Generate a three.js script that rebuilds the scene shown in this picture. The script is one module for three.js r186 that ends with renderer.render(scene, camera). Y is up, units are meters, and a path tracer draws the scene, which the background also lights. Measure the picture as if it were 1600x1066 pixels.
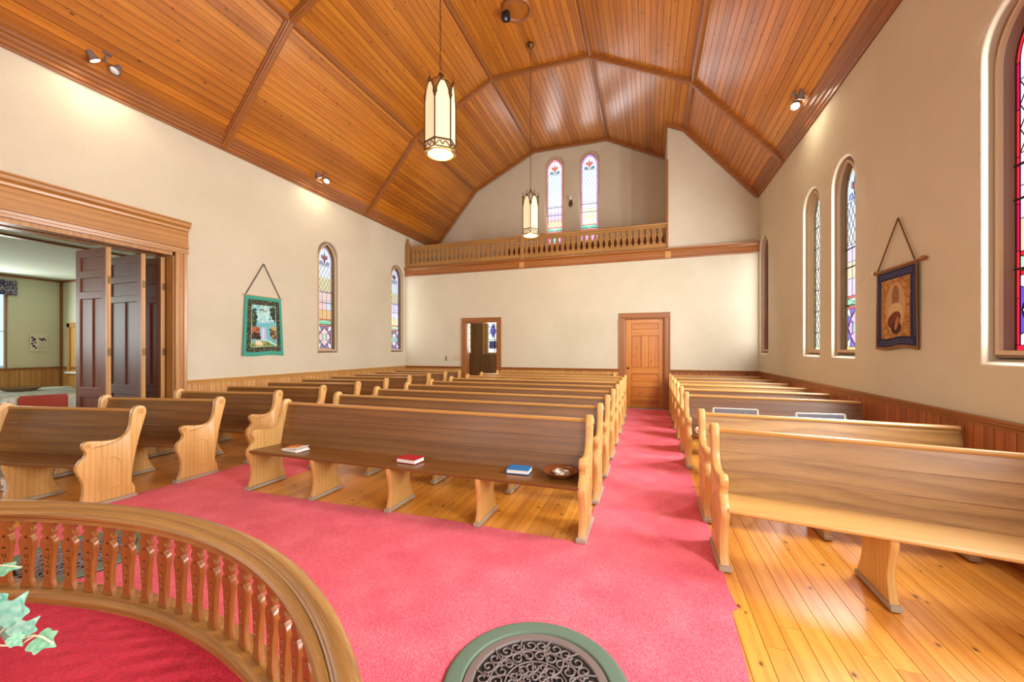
import * as THREE from 'three';
import { mergeGeometries, toCreasedNormals } from 'three/addons/utils/BufferGeometryUtils.js';
import { RoundedBoxGeometry } from 'three/addons/geometries/RoundedBoxGeometry.js';
import { RectAreaLightUniformsLib } from 'three/addons/lights/RectAreaLightUniformsLib.js';

// ---------------------------------------------------------------- camera, sky, daylight, exposure
const scene = new THREE.Scene();
const FOCAL = 622, HORIZON = 545.5, YAW = Math.atan(213 / 622), EYE = 1.4;
const camera = new THREE.PerspectiveCamera(2 * Math.atan(533 / FOCAL) * 180 / Math.PI, 1600 / 1066, 0.05, 200);
camera.position.set(0, EYE, 0);
camera.rotation.y = YAW;
camera.setViewOffset(1600, 1066, 0, -(HORIZON - 533), 1600, 1066);
scene.add(camera);

const renderer = new THREE.WebGLRenderer({ antialias: true });
renderer.toneMapping = THREE.LinearToneMapping;
renderer.toneMappingExposure = 1.4;
renderer.shadowMap.enabled = true;
RectAreaLightUniformsLib.init();

scene.background = new THREE.Color().setRGB(1.0, 1.04, 1.1);          // bright overcast sky

// daylight coming in at a window: a rectangle the size of its glass, just inside it
function daylight(name, x, y, z, w, h, tx, ty, tz, strength, tint = [1, 0.98, 0.95]) {
  const l = new THREE.RectAreaLight(new THREE.Color().setRGB(...tint), strength, w, h);
  l.name = name; l.position.set(x, y, z); l.lookAt(tx, ty, tz); scene.add(l);
  return l;
}
const XL = -6.58, XR = 2.24, XC = (XL + XR) / 2, ZB = -9.8, ZG = -11.5, ZF = 4.0;
const SIDE_WINDOWS_RIGHT = [-9.4, -6.9, -5.9, -3.45, -0.95, 1.6];
const SIDE_WINDOWS_LEFT = [-9.43, -6.91];
for (const z of SIDE_WINDOWS_RIGHT) daylight('daylight', XR + 0.03, 2.45, z, 0.42, 2.1, XR - 3, 2.45, z, z < -9 ? 5 : 38, [1, 0.995, 0.975]);
for (const z of SIDE_WINDOWS_LEFT) daylight('daylight', XL - 0.03, 2.45, z, 0.42, 2.1, XL + 3, 2.45, z, 2.5, [1, 0.97, 0.92]);
for (const x of [-2.63, -1.61]) daylight('daylight', x, 5.75, ZG - 0.03, 0.42, 2.2, x, 5.3, ZG + 3, 3, [1, 0.96, 0.95]);
// unseen chancel windows, added for soft fill from behind the camera
for (const x of [-4.6, -2.17, 0.26]) daylight('daylight', x, 3.3, ZF - 0.12, 1.3, 3.0, x, 3.0, ZF - 4, 3, [1, 0.99, 0.97]);
// hall and vestibule windows
for (const z of [-4.85, -1.85, 1.15]) daylight('daylight', -15.3, 2.1, z, 1.2, 1.7, -10, 1.6, z, 8, [0.93, 1, 0.96]);
daylight('daylight', -4.42, 1.8, -11.42, 0.6, 0.9, -4.42, 1.8, -9, 14, [0.95, 1, 0.95]);

// ---------------------------------------------------------------- helpers
let seedState = 12345;
const rnd = () => { seedState = (seedState * 1664525 + 1013904223) >>> 0; return seedState / 4294967296; };
const rr = (a, b) => a + (b - a) * rnd();
const V = (x, y, z) => new THREE.Vector3(x, y, z);
const taken = {};
function numbered(name) {
  const n = taken[name] = (taken[name] ?? -1) + 1;
  return n ? `${name}_${String(n).padStart(3, '0')}` : name;
}
function mesh(name, geo, mat, parent = scene) {
  const m = new THREE.Mesh(Array.isArray(geo) ? merge(geo) : geo, mat);
  m.name = parent === scene ? numbered(name) : name;
  m.castShadow = m.receiveShadow = true;
  parent.add(m);
  return m;
}
function tag(o, label, category, group) { o.userData.label = label; o.userData.category = category; if (group) o.userData.group = group; return o; }
function thing(name, label, category, x = 0, y = 0, z = 0, turn = 0, group) {
  const g = new THREE.Group(); g.name = numbered(name); g.position.set(x, y, z); g.rotation.y = turn; scene.add(g);
  return tag(g, label, category, group);
}
function struct(name, geo, mat, label) {
  const m = mesh(name, geo, mat); m.userData.kind = 'structure'; if (label) m.userData.label = label; return m;
}
function structGroup(name, x = 0, y = 0, z = 0, turn = 0) {
  const g = new THREE.Group(); g.name = numbered(name); g.position.set(x, y, z); g.rotation.y = turn; g.userData.kind = 'structure'; scene.add(g); return g;
}
function merge(list) {
  const l = list.map(g => { const n = g.index ? g.toNonIndexed() : g; for (const k of Object.keys(n.attributes)) if (!['position', 'normal', 'uv'].includes(k)) n.deleteAttribute(k); if (!n.attributes.uv) n.setAttribute('uv', new THREE.BufferAttribute(new Float32Array(n.attributes.position.count * 2), 2)); return n; });
  return l.length === 1 ? l[0] : mergeGeometries(l, false);
}
// uv in metres: u runs along the grain axis (0 x, 1 y, 2 z), v across it
function grain(geo, axis = 0, ou = 0, ov = 0) {
  const g = geo.index ? geo.toNonIndexed() : geo, p = g.attributes.position, n = g.attributes.normal, uv = new Float32Array(p.count * 2);
  const P = [0, 0, 0], N = [0, 0, 0];
  for (let i = 0; i < p.count; i += 3) {
    N[0] = N[1] = N[2] = 0;
    for (let k = 0; k < 3; k++) { N[0] += n.getX(i + k); N[1] += n.getY(i + k); N[2] += n.getZ(i + k); }
    let best = axis === 0 ? 1 : 0;
    for (let a = 0; a < 3; a++) if (a !== axis && Math.abs(N[a]) > Math.abs(N[best])) best = a;
    const cross = 3 - axis - best;
    for (let k = 0; k < 3; k++) {
      P[0] = p.getX(i + k); P[1] = p.getY(i + k); P[2] = p.getZ(i + k);
      uv[2 * (i + k)] = P[axis] + ou; uv[2 * (i + k) + 1] = P[cross] + ov;
    }
  }
  g.setAttribute('uv', new THREE.BufferAttribute(uv, 2));
  return g;
}
function box(w, h, d, x = 0, y = 0, z = 0) { return new THREE.BoxGeometry(w, h, d).translate(x, y, z).toNonIndexed(); }
function rbox(w, h, d, x = 0, y = 0, z = 0, r = 0.004, s = 1) { return new RoundedBoxGeometry(w, h, d, s, Math.min(r, w / 2.01, h / 2.01, d / 2.01)).translate(x, y, z); }
function spanBox(x0, x1, y0, y1, z0, z1) { return box(x1 - x0, y1 - y0, z1 - z0, (x0 + x1) / 2, (y0 + y1) / 2, (z0 + z1) / 2); }
function cyl(r0, r1, h, x = 0, y = 0, z = 0, n = 16) { return new THREE.CylinderGeometry(r0, r1, h, n).translate(x, y, z).toNonIndexed(); }
// a closed 2d profile carried along frames {o, a, b}: point = o + a * px + b * py
function loft(profile, frames, crease = 0.6, closed = false) {
  const pos = [], n = profile.length, rings = frames.map(f => profile.map(([x, y]) => f.o.clone().addScaledVector(f.a, x).addScaledVector(f.b, y)));
  const tri = (a, b, c) => pos.push(a.x, a.y, a.z, b.x, b.y, b.z, c.x, c.y, c.z);
  const first = frames[0], last = frames[frames.length - 1];
  const area = THREE.ShapeUtils.area(profile.map(([x, y]) => new THREE.Vector2(x, y)));
  const dir = last.o.clone().sub(first.o); if (closed || dir.lengthSq() < 1e-12) dir.copy(frames[1].o).sub(first.o);
  const flip = (first.a.clone().cross(first.b).dot(closed ? frames[1].o.clone().sub(first.o) : dir) * area) < 0;
  const count = closed ? rings.length : rings.length - 1;
  for (let k = 0; k < count; k++) {
    const A = rings[k], B = rings[(k + 1) % rings.length];
    for (let i = 0; i < n; i++) {
      const j = (i + 1) % n;
      if (!flip) { tri(A[i], A[j], B[i]); tri(A[j], B[j], B[i]); } else { tri(A[i], B[i], A[j]); tri(A[j], B[i], B[j]); }
    }
  }
  if (!closed) {
    const faces = THREE.ShapeUtils.triangulateShape(profile.map(([x, y]) => new THREE.Vector2(x, y)), []);
    for (const [i, j, k] of faces) {
      const up = area > 0;
      const s = flip === up ? 1 : -1;
      const A = rings[0], B = rings[rings.length - 1];
      if (s > 0) { tri(A[i], A[j], A[k]); tri(B[i], B[k], B[j]); } else { tri(A[i], A[k], A[j]); tri(B[i], B[j], B[k]); }
    }
  }
  const g = new THREE.BufferGeometry();
  g.setAttribute('position', new THREE.Float32BufferAttribute(pos, 3));
  g.computeVertexNormals();
  return toCreasedNormals(g, crease);
}
function straight(profile, p0, p1, a, b, crease) { return loft(profile, [{ o: p0, a, b }, { o: p1, a, b }], crease); }
function shapeOf(pts) { const s = new THREE.Shape(); pts.forEach(([x, y], i) => i ? s.lineTo(x, y) : s.moveTo(x, y)); s.closePath(); return s; }
function smooth(pts, n = 4, closed = true) {
  const c = new THREE.CatmullRomCurve3(pts.map(([x, y]) => V(x, y, 0)), closed, 'centripetal');
  return c.getPoints(pts.length * n).slice(0, closed ? -1 : undefined).map(p => [p.x, p.y]);
}
function extrude(pts, depth, { holes = [], bevel = 0, steps = 1, seg = 2 } = {}) {
  const s = pts.isShape ? pts : shapeOf(pts);
  for (const h of holes) s.holes.push(new THREE.Path(h.map(([x, y]) => new THREE.Vector2(x, y))));
  const g = new THREE.ExtrudeGeometry(s, { depth: depth - 2 * bevel, steps, curveSegments: 12, bevelEnabled: bevel > 0, bevelThickness: bevel, bevelSize: bevel, bevelOffset: -bevel, bevelSegments: seg });
  g.translate(0, 0, bevel);
  return toCreasedNormals(g.index ? g.toNonIndexed() : g, 0.55);
}
function tube(points, r, seg = 32, radial = 6, closed = false) {
  const c = points instanceof THREE.Curve ? points : new THREE.CatmullRomCurve3(points, closed);
  return new THREE.TubeGeometry(c, seg, r, radial, closed).toNonIndexed();
}
function lathe(pts, n = 20) { return new THREE.LatheGeometry(pts.map(([x, y]) => new THREE.Vector2(x, y)), n).toNonIndexed(); }
function place(geo, m) { geo.applyMatrix4(m); return geo; }

// ---------------------------------------------------------------- procedural surface colour
function makeNoise(seed) {
  const t = new Float32Array(65536); let s = seed * 7919 + 17;
  for (let i = 0; i < 65536; i++) { s = (s * 1664525 + 1013904223) >>> 0; t[i] = s / 4294967296; }
  const f = (x, y, px, py) => t[(((x % px + px) % px) * 157 + ((y % py + py) % py) * 311 + seed * 31) & 65535];
  return (x, y, px, py) => {          // tiling value noise, period px, py
    const xi = Math.floor(x), yi = Math.floor(y), a = x - xi, b = y - yi, u = a * a * (3 - 2 * a), v = b * b * (3 - 2 * b);
    return (f(xi, yi, px, py) * (1 - u) + f(xi + 1, yi, px, py) * u) * (1 - v) + (f(xi, yi + 1, px, py) * (1 - u) + f(xi + 1, yi + 1, px, py) * u) * v;
  };
}
const clamp01 = x => x < 0 ? 0 : x > 1 ? 1 : x;
function texture(w, h, fn, sw, sh, srgb = true) {          // sw, sh: metres the picture covers
  const d = new Uint8Array(w * h * 4), c = [0, 0, 0];
  for (let y = 0; y < h; y++) for (let x = 0; x < w; x++) {
    fn(x / w, y / h, c);
    const i = 4 * (y * w + x); d[i] = 255 * clamp01(c[0]); d[i + 1] = 255 * clamp01(c[1]); d[i + 2] = 255 * clamp01(c[2]); d[i + 3] = 255;
  }
  const t = new THREE.DataTexture(d, w, h); t.wrapS = t.wrapT = THREE.RepeatWrapping; t.magFilter = THREE.LinearFilter; t.minFilter = THREE.LinearMipmapLinearFilter; t.generateMipmaps = true;
  if (srgb) t.colorSpace = THREE.SRGBColorSpace;
  t.repeat.set(1 / sw, 1 / sh); t.needsUpdate = true;
  return t;
}
const mixc = (a, b, t, c) => { for (let i = 0; i < 3; i++) c[i] = a[i] + (b[i] - a[i]) * t; };
const hex = h => [(h >> 16 & 255) / 255, (h >> 8 & 255) / 255, (h & 255) / 255];
// long-grained wood: light and dark are sRGB hex; rings across, fibres along, knots if asked
function wood(seed, light, dark, { rings = 7, fibre = 0.35, contrast = 1, knots = 0, wave = 0.15, w = 1024, h = 512 } = {}) {
  const n1 = makeNoise(seed), n2 = makeNoise(seed + 5), A = hex(light), B = hex(dark), K = B.map(v => v * 0.42);
  const spots = []; for (let i = 0; i < knots; i++) { const q = makeNoise(seed + 50 + i); spots.push([q(3.3, 1.2, 9, 9), q(7.1, 4.2, 9, 9), 0.005 + 0.006 * q(2.2, 8.8, 9, 9)]); }
  return texture(w, h, (u, v, c) => {
    const bend = n1(u * 4, v * 6, 4, 6) * wave + n2(u * 2, v * 3, 2, 3) * wave;
    let r = (v * rings + bend * 2.2) % 1; r = r < 0.75 ? r / 0.75 : (1 - r) / 0.25; r = r * r;
    const f = n2(u * 24, v * 220, 24, 220), g = n1(u * 60, v * 256, 60, 256), broad = n1(u * 3, v * 10, 3, 10);
    let t = contrast * (0.4 * r + fibre * (f - 0.5) + 0.22 * (g - 0.5)) + 0.35 * (broad - 0.5) + 0.28;
    mixc(A, B, clamp01(t), c);
    for (const [ku, kv, kr] of spots) {
      let du = Math.abs(u - ku), dv = Math.abs(v - kv); du = Math.min(du, 1 - du) * 2; dv = Math.min(dv, 1 - dv) * 0.5;
      const e = Math.sqrt(du * du * 0.35 + dv * dv) / kr;
      if (e < 2.2) mixc(c, K, e < 0.8 ? 0.85 : 0.5 * clamp01((2.2 - e) / 1.4) * (0.6 + 0.4 * Math.sin(e * 9)), c);
    }
  }, 2, 0.5);
}
const TEX = {
  oak: wood(1, 0xdbae6a, 0xb28440, { rings: 13, wave: 0.2, contrast: 0.8 }),
  walnut: wood(2, 0x8a5a26, 0x573310, { rings: 7, wave: 0.14, contrast: 0.8 }),
  golden: wood(3, 0xb48a4e, 0x7e5626, { rings: 6, wave: 0.32, contrast: 1.0 }),
  floor: wood(4, 0xf0ae4a, 0xc87a22, { rings: 7, wave: 0.16, knots: 9, contrast: 0.85 }),
  ceiling: wood(5, 0xd08828, 0x985410, { rings: 6, wave: 0.16, knots: 7, contrast: 0.8 }),
  trim: wood(6, 0xa8682c, 0x724014, { rings: 7, wave: 0.15, contrast: 0.8 }),
  board: wood(7, 0xd6a566, 0xaf7636, { rings: 6, wave: 0.15, contrast: 0.8 }),
  redboard: wood(8, 0xb26a30, 0x7c3e16, { rings: 6, wave: 0.15, contrast: 0.8 }),
  casing: wood(10, 0xbe8844, 0x8c5a22, { rings: 8, wave: 0.15, contrast: 0.9 }),
  mahogany: wood(11, 0x8c4a22, 0x5e2a12, { rings: 8, wave: 0.15, contrast: 0.9 }),
  rail: wood(9, 0xb98a48, 0x7c5424, { rings: 10, wave: 0.15 }),
};
{
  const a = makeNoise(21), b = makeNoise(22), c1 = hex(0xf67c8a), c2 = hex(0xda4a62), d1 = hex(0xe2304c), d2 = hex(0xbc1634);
  TEX.carpet = texture(1024, 1024, (u, v, c) => {
    const t = 0.55 * a(u * 256, v * 256, 256, 256) + 0.35 * b(u * 128, v * 128, 128, 128) + 0.45 * (a(u * 9, v * 9, 9, 9) - 0.5) + 0.25 * (b(u * 3, v * 3, 3, 3) - 0.5);
    mixc(c1, c2, clamp01(t), c);
  }, 1.3, 1.3);
  TEX.shaded = texture(512, 512, (u, v, c) => mixc(d1, d2, clamp01(0.5 * a(u * 128, v * 128, 128, 128) + 0.4 * b(u * 64, v * 64, 64, 64) + 0.3 * (a(u * 7, v * 7, 7, 7) - 0.5)), c), 0.65, 0.65);  // same carpet, with the shade inside the rail put into its colour
  TEX.pile = texture(512, 512, (u, v, c) => { const t = 0.6 * a(u * 128, v * 128, 128, 128) + 0.4 * b(u * 255, v * 255, 255, 255); c[0] = c[1] = c[2] = t; }, 0.65, 0.65, false);
  TEX.plaster = texture(512, 512, (u, v, c) => { const t = 0.5 * a(u * 14, v * 14, 14, 14) + 0.3 * b(u * 40, v * 40, 40, 40) + 0.2 * a(u * 120, v * 120, 120, 120); c[0] = c[1] = c[2] = t; }, 1.6, 1.6, false);
  const p1 = hex(0xd2cbb6), p2 = hex(0xc6bea7);
  TEX.paint = texture(512, 512, (u, v, c) => { const t = 0.6 * a(u * 5, v * 5, 5, 5) + 0.25 * b(u * 17, v * 17, 17, 17) + 0.15 * b(u * 90, v * 90, 90, 90); mixc(p1, p2, t, c); }, 3.1, 3.1);
}
const std = (o) => new THREE.MeshPhysicalMaterial({ roughness: 0.5, ...o });
const tint = (r, g, b) => new THREE.Color().setRGB(r, g, b);
const woodMat = (map, o = {}) => std({ map, roughness: 0.42, clearcoat: 0.35, clearcoatRoughness: 0.25, ...o });
const M = {
  plaster: std({ map: TEX.paint, roughness: 0.9, bumpMap: TEX.plaster, bumpScale: 0.004 }),
  oak: woodMat(TEX.oak), walnut: woodMat(TEX.walnut), golden: woodMat(TEX.golden), trim: woodMat(TEX.trim), casing: woodMat(TEX.casing, { clearcoat: 0.6 }), mahogany: woodMat(TEX.mahogany, { clearcoat: 0.4, roughness: 0.45 }), rail: woodMat(TEX.rail),
  cap: woodMat(TEX.oak, { color: tint(0.82, 0.72, 0.6) }),
  floor: [0, 1, 2, 3].map(i => woodMat(TEX.floor, { color: tint(...[[1, 1, 1], [0.9, 0.86, 0.78], [1, 0.92, 0.8], [0.82, 0.74, 0.62]][i]), roughness: 0.36, clearcoat: 0.5 })),
  ceiling: [0, 1, 2, 3].map(i => woodMat(TEX.ceiling, { color: tint(...[[1, 1, 1], [0.86, 0.8, 0.76], [1, 0.93, 0.84], [0.74, 0.66, 0.62]][i]), roughness: 0.4, clearcoat: 0.6, clearcoatRoughness: 0.22 })),
  board: [0, 1, 2].map(i => woodMat(TEX.board, { color: tint(...[[1, 1, 1], [0.9, 0.86, 0.8], [0.96, 0.98, 0.92]][i]) })),
  redboard: [0, 1, 2].map(i => woodMat(TEX.redboard, { color: tint(...[[1, 1, 1], [0.85, 0.78, 0.74], [1, 0.9, 0.8]][i]) })),
  baluster: woodMat(TEX.trim, { roughness: 0.32, clearcoat: 0.6 }),
  carpet: std({ map: TEX.carpet, roughness: 1, bumpMap: TEX.pile, bumpScale: 0.006, sheen: 0.25, sheenRoughness: 0.8, sheenColor: tint(1, 0.5, 0.55) }),
  shadedCarpet: std({ map: TEX.shaded, roughness: 1, bumpMap: TEX.pile, bumpScale: 0.006, sheen: 0.2, sheenRoughness: 0.8, sheenColor: tint(1, 0.5, 0.55) }),
  shoe: std({ color: 0xa89a86, roughness: 0.7 }),
  iron: std({ color: 0x857a78, roughness: 0.55, metalness: 0.4 }),
  ironDark: std({ color: 0x1a1716, roughness: 0.8 }),
  patina: std({ color: 0x66806f, roughness: 0.6, metalness: 0.2 }),
  bronze: std({ color: 0x6d5230, roughness: 0.4, metalness: 0.75 }),
  brass: std({ color: 0xb08a4a, roughness: 0.35, metalness: 0.8 }),
  lead: std({ color: 0x2a2623, roughness: 0.6, metalness: 0.3 }),
  frame: std({ color: 0x8f7563, roughness: 0.55 }),
  frameLight: std({ color: 0xcbb594, roughness: 0.6 }),
  white: std({ color: 0xe9e6df, roughness: 0.6 }),
  cord: std({ color: 0x6d4a31, roughness: 0.9 }),
  cordDark: std({ color: 0x3d3b36, roughness: 0.9 }),
  subfloor: std({ color: 0x3a2412, roughness: 0.9 }),
  hallWall: std({ color: 0xd9d8bd, roughness: 0.85, bumpMap: TEX.plaster, bumpScale: 0.002 }),
  hallCeiling: std({ color: 0xd3dacb, roughness: 0.9 }),
  hallFloor: std({ color: 0x8f7a5e, roughness: 0.6 }),
};
// ---------------------------------------------------------------- the room shell
// pointed or rounded arch outline, counter-clockwise from bottom left
function lancet(w, y0, ys, ya, n = 10, cx = 0) {
  const h = ya - ys, e = (h * h - w * w / 4) / w, r = w / 2 + e, pts = [[cx - w / 2, y0], [cx + w / 2, y0]];
  const end = Math.atan2(h, e);
  for (let i = 0; i <= n; i++) { const t = end * i / n; pts.push([cx - e + r * Math.cos(t), ys + r * Math.sin(t)]); }
  for (let i = n - 1; i >= 0; i--) { const t = end * i / n; pts.push([cx + e - r * Math.cos(t), ys + r * Math.sin(t)]); }
  return pts;
}
const WIN = { w: 0.585, y0: 1.31, ys: 3.44, ya: 3.72 };
const EAVES = 4.71;
const PROFILE = [[XL, EAVES], [XC - 2.97, 6.39], [XC - 1.07, 7.33], [XC + 1.07, 7.33], [XC + 2.97, 6.39], [XR, EAVES]];
const plasterUV = (g, axis = 0) => grain(g, axis);
// left and right walls: drawn in (z, y), holes for windows and, on the left, the opening to the hall
{
  const OPEN = [-3.92, 0.6, 2.82];
  const outline = [[ZG - 0.3, -0.2], [ZF + 0.3, -0.2], [ZF + 0.3, 5.0], [ZG - 0.3, 5.0]];
  const right = extrude(outline, 0.14, { bevel: 0.03, seg: 4, holes: SIDE_WINDOWS_RIGHT.map(z => lancet(WIN.w, WIN.y0, WIN.ys, WIN.ya, 10, z)) });
  right.rotateY(-Math.PI / 2);                       // (z, y, depth) -> x = -depth, z = z
  right.translate(XR + 0.14, 0, 0);
  struct('wall_right', plasterUV(right, 2), M.plaster);
  const left = extrude(outline, 0.14, { bevel: 0.03, seg: 4, holes: [...SIDE_WINDOWS_LEFT.map(z => lancet(WIN.w, WIN.y0, WIN.ys, WIN.ya, 10, z)), [[OPEN[0], 0], [OPEN[1], 0], [OPEN[1], OPEN[2]], [OPEN[0], OPEN[2]]]] });
  left.rotateY(-Math.PI / 2); left.translate(XL, 0, 0);
  struct('wall_left', plasterUV(left, 2), M.plaster);
}
// sloping plaster sills of the side windows
function sill(x, z, dir) {
  const p = [[0, 0], [0.12, 0.03], [0.12, -0.02], [0, -0.02]];
  const g = straight(p, V(x, WIN.y0 + 0.002, z - 0.29), V(x, WIN.y0 + 0.002, z + 0.29), V(dir, 0, 0), V(0, 1, 0));
  struct('trim_' + (sill.n = (sill.n ?? 0) + 1), plasterUV(g, 2), M.plaster);
}
for (const z of SIDE_WINDOWS_RIGHT) sill(XR + 0.02, z, 1);
for (const z of SIDE_WINDOWS_LEFT) sill(XL - 0.02, z, -1);

// gable wall behind the gallery, wall below the gallery, partition beside the gallery, chancel wall
const GABLE = { w: 0.55, y0: 4.3, ys: 6.82, ya: 7.09 };
{
  const ceilingLine = [...PROFILE].reverse();
  const gable = extrude([[XL - 0.1, 0], [XR + 0.1, 0], [XR + 0.1, EAVES + 0.1], ...ceilingLine.slice(1, -1).map(([x, y]) => [x, y + 0.03]), [XL - 0.1, EAVES + 0.1]], 0.16, { bevel: 0.02, seg: 3, holes: [...[-2.63, -1.61].map(x => lancet(GABLE.w, GABLE.y0, GABLE.ys, GABLE.ya, 10, x)), ...[[-4.8, -4.04], [-5.81, -5.29]].map(([a, c]) => [[a, 1.24], [c, 1.24], [c, 2.34], [a, 2.34]])] });
  struct('wall_gable', plasterUV(gable.translate(0, 0, ZG - 0.16), 0), M.plaster);
  const low = extrude([[XL - 0.05, -0.05], [XR + 0.05, -0.05], [XR + 0.05, 3.72], [XL - 0.05, 3.72]], 0.14, { holes: [[[-4.66, 0], [-3.78, 0], [-3.78, 2.11], [-4.66, 2.11]], [[-0.53, 0], [0.35, 0], [0.35, 2.12], [-0.53, 2.12]]] });
  struct('wall_back', plasterUV(low.translate(0, 0, ZB - 0.14), 0), M.plaster);
  const part = extrude([[0.42, 3.6], [XR + 0.05, 3.6], [XR + 0.05, EAVES], [XC + 2.97, 6.39], [0.42, 6.39 + (0.8 - 0.42) * 0.495]], 0.14);
  struct('wall_partition', plasterUV(part.translate(0, 0, ZB - 0.14), 0), M.plaster);
  const ret = spanBox(0.42, 0.54, 3.72, 6.62, ZG, ZB - 0.13);
  struct('wall_gallery_side', plasterUV(ret, 2), M.plaster);
  const FW = [-4.6, -2.17, 0.26].map(x => [[x - 0.7, 1.7], [x + 0.7, 1.7], [x + 0.7, 4.9], [x - 0.7, 4.9]]);  // openings for the added fill windows
  const front = extrude([[XL - 0.1, -0.05], [XR + 0.1, -0.05], [XR + 0.1, EAVES + 0.1], ...ceilingLine.slice(1, -1).map(([x, y]) => [x, y + 0.03]), [XL - 0.1, EAVES + 0.1]], 0.3, { holes: FW });
  struct('wall_front', plasterUV(front.translate(0, 0, ZF), 0), M.plaster);
  struct('floor_gallery', grain(spanBox(XL, XR, 3.55, 3.7, ZG, ZB - 0.14), 0), M.trim);
}
// ceiling: a shell of five facets, lined with narrow tongue-and-groove boards that run the length of the church
{
  const shell = [];
  for (let i = 0; i < 5; i++) {
    const [x0, y0] = PROFILE[i], [x1, y1] = PROFILE[i + 1], t = V(x1 - x0, y1 - y0, 0).normalize(), n = V(-t.y, t.x, 0);
    const e = i === 0 ? -0.5 : -0.02, e2 = i === 4 ? 0.5 : 0.02;
    const a = V(x0, y0, 0).addScaledVector(t, e), b = V(x1, y1, 0).addScaledVector(t, e2), L = a.distanceTo(b);
    shell.push(straight([[0, 0.018], [L, 0.018], [L, 0.12], [0, 0.12]], a.clone().setZ(ZG - 0.3), a.clone().setZ(ZF + 0.3), t, n));
  }
  const ceiling = struct('ceiling', grain(merge(shell), 2), M.ceiling[3]);
  const bays = [[ZG, -8.1], [-8.1, -4.62], [-4.62, -1.1]];
  for (let i = 0; i < 5; i++) {
    const [x0, y0] = PROFILE[i], [x1, y1] = PROFILE[i + 1], L = Math.hypot(x1 - x0, y1 - y0), N = 20, bw = L / N;
    const ang = Math.atan2(y1 - y0, x1 - x0);
    for (const [za, zb] of bays) for (let k = 0; k < N; k++) {
      const len = zb - za, g = grain(box(bw - 0.006, 0.016, len), 2, rr(0, 9), rr(0, 9));
      const b = mesh('board', g, M.ceiling[Math.floor(Math.pow(rnd(), 1.3) * 4)], ceiling);
      const s = (k + 0.5) * bw;
      b.position.set(x0 + Math.cos(ang) * s - Math.sin(ang) * 0.009, y0 + Math.sin(ang) * s + Math.cos(ang) * 0.009, (za + zb) / 2);
      b.rotation.z = ang;
    }
    mesh('plain_lining', grain(box(L, 0.016, ZF + 1.1), 2), M.ceiling[0], ceiling).position.set((x0 + x1) / 2 - Math.sin(ang) * 0.009, (y0 + y1) / 2 + Math.cos(ang) * 0.009, (ZF - 1.1) / 2);
    ceiling.children[ceiling.children.length - 1].rotation.z = ang;
  }
  // ribs across and purlins along, each a stepped moulding
  const rib = (w, d) => [[-w / 2, 0.02], [-w / 2, -d * 0.35], [-w * 0.36, -d * 0.4], [-w * 0.34, -d * 0.72], [-w * 0.2, -d * 0.8], [-w * 0.16, -d], [w * 0.16, -d], [w * 0.2, -d * 0.8], [w * 0.34, -d * 0.72], [w * 0.36, -d * 0.4], [w / 2, -d * 0.35], [w / 2, 0.02]];
  let tn = 20;
  for (const z of [-8.1, -4.62, -1.1, ZG + 0.045]) {
    const grp = structGroup('trim_' + tn++);
    for (let i = 0; i < 5; i++) {
      const [x0, y0] = PROFILE[i], [x1, y1] = PROFILE[i + 1], t = V(x1 - x0, y1 - y0, 0).normalize(), n = V(-t.y, t.x, 0);
      const g = straight(rib(z < -11 ? 0.12 : 0.14, 0.075), V(x0, y0, z), V(x1, y1, z), V(0, 0, 1), n, 0.4);
      mesh('rib_section', grain(g, 0), M.trim, grp);
    }
  }
  for (let i = 1; i < 5; i++) {
    const [x, y] = PROFILE[i];
    const ta = Math.atan2(PROFILE[i + 1][1] - PROFILE[i - 1][1], PROFILE[i + 1][0] - PROFILE[i - 1][0]), a = V(Math.cos(ta), Math.sin(ta), 0), b = V(-Math.sin(ta), Math.cos(ta), 0);
    struct('trim_' + tn++, grain(straight(rib(0.11, 0.055), V(x, y, ZG), V(x, y, ZF), a, b, 0.4), 2), M.trim);
  }
  // cornice on the side walls
  const corn = [[-0.02, 0], [0.022, 0], [0.028, 0.03], [0.045, 0.04], [0.05, 0.075], [0.075, 0.09], [0.082, 0.125], [0.105, 0.14], [0.112, 0.175], [0.145, 0.2], [0.15, 0.25], [0.1, 0.24], [-0.02, 0.09]];
  for (const [x, s] of [[XL, 1], [XR, -1]]) {
    const grp = structGroup('trim_' + tn++);
    mesh('cornice_moulding', grain(straight(corn, V(x, 4.645, ZG), V(x, 4.645, ZF), V(s, 0, 0), V(0, 1, 0), 0.35), 2), M.trim, grp);
  }
  // moulding along the sloping top of the partition
  const parts = [[0.42, 6.39 + 0.38 * 0.495], [XC + 2.97, 6.39], [XR, EAVES]], grp = structGroup('trim_' + tn++);
  for (let i = 0; i < 2; i++) {
    const [x0, y0] = parts[i], [x1, y1] = parts[i + 1], t = V(x1 - x0, y1 - y0, 0).normalize(), n = V(-t.y, t.x, 0);
    mesh('rib_section', grain(straight(rib(0.1, 0.09), V(x0, y0, ZB + 0.03), V(x1, y1, ZB + 0.03), V(0, 0, 1), n, 0.4), 0), M.trim, grp);
  }
}
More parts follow.
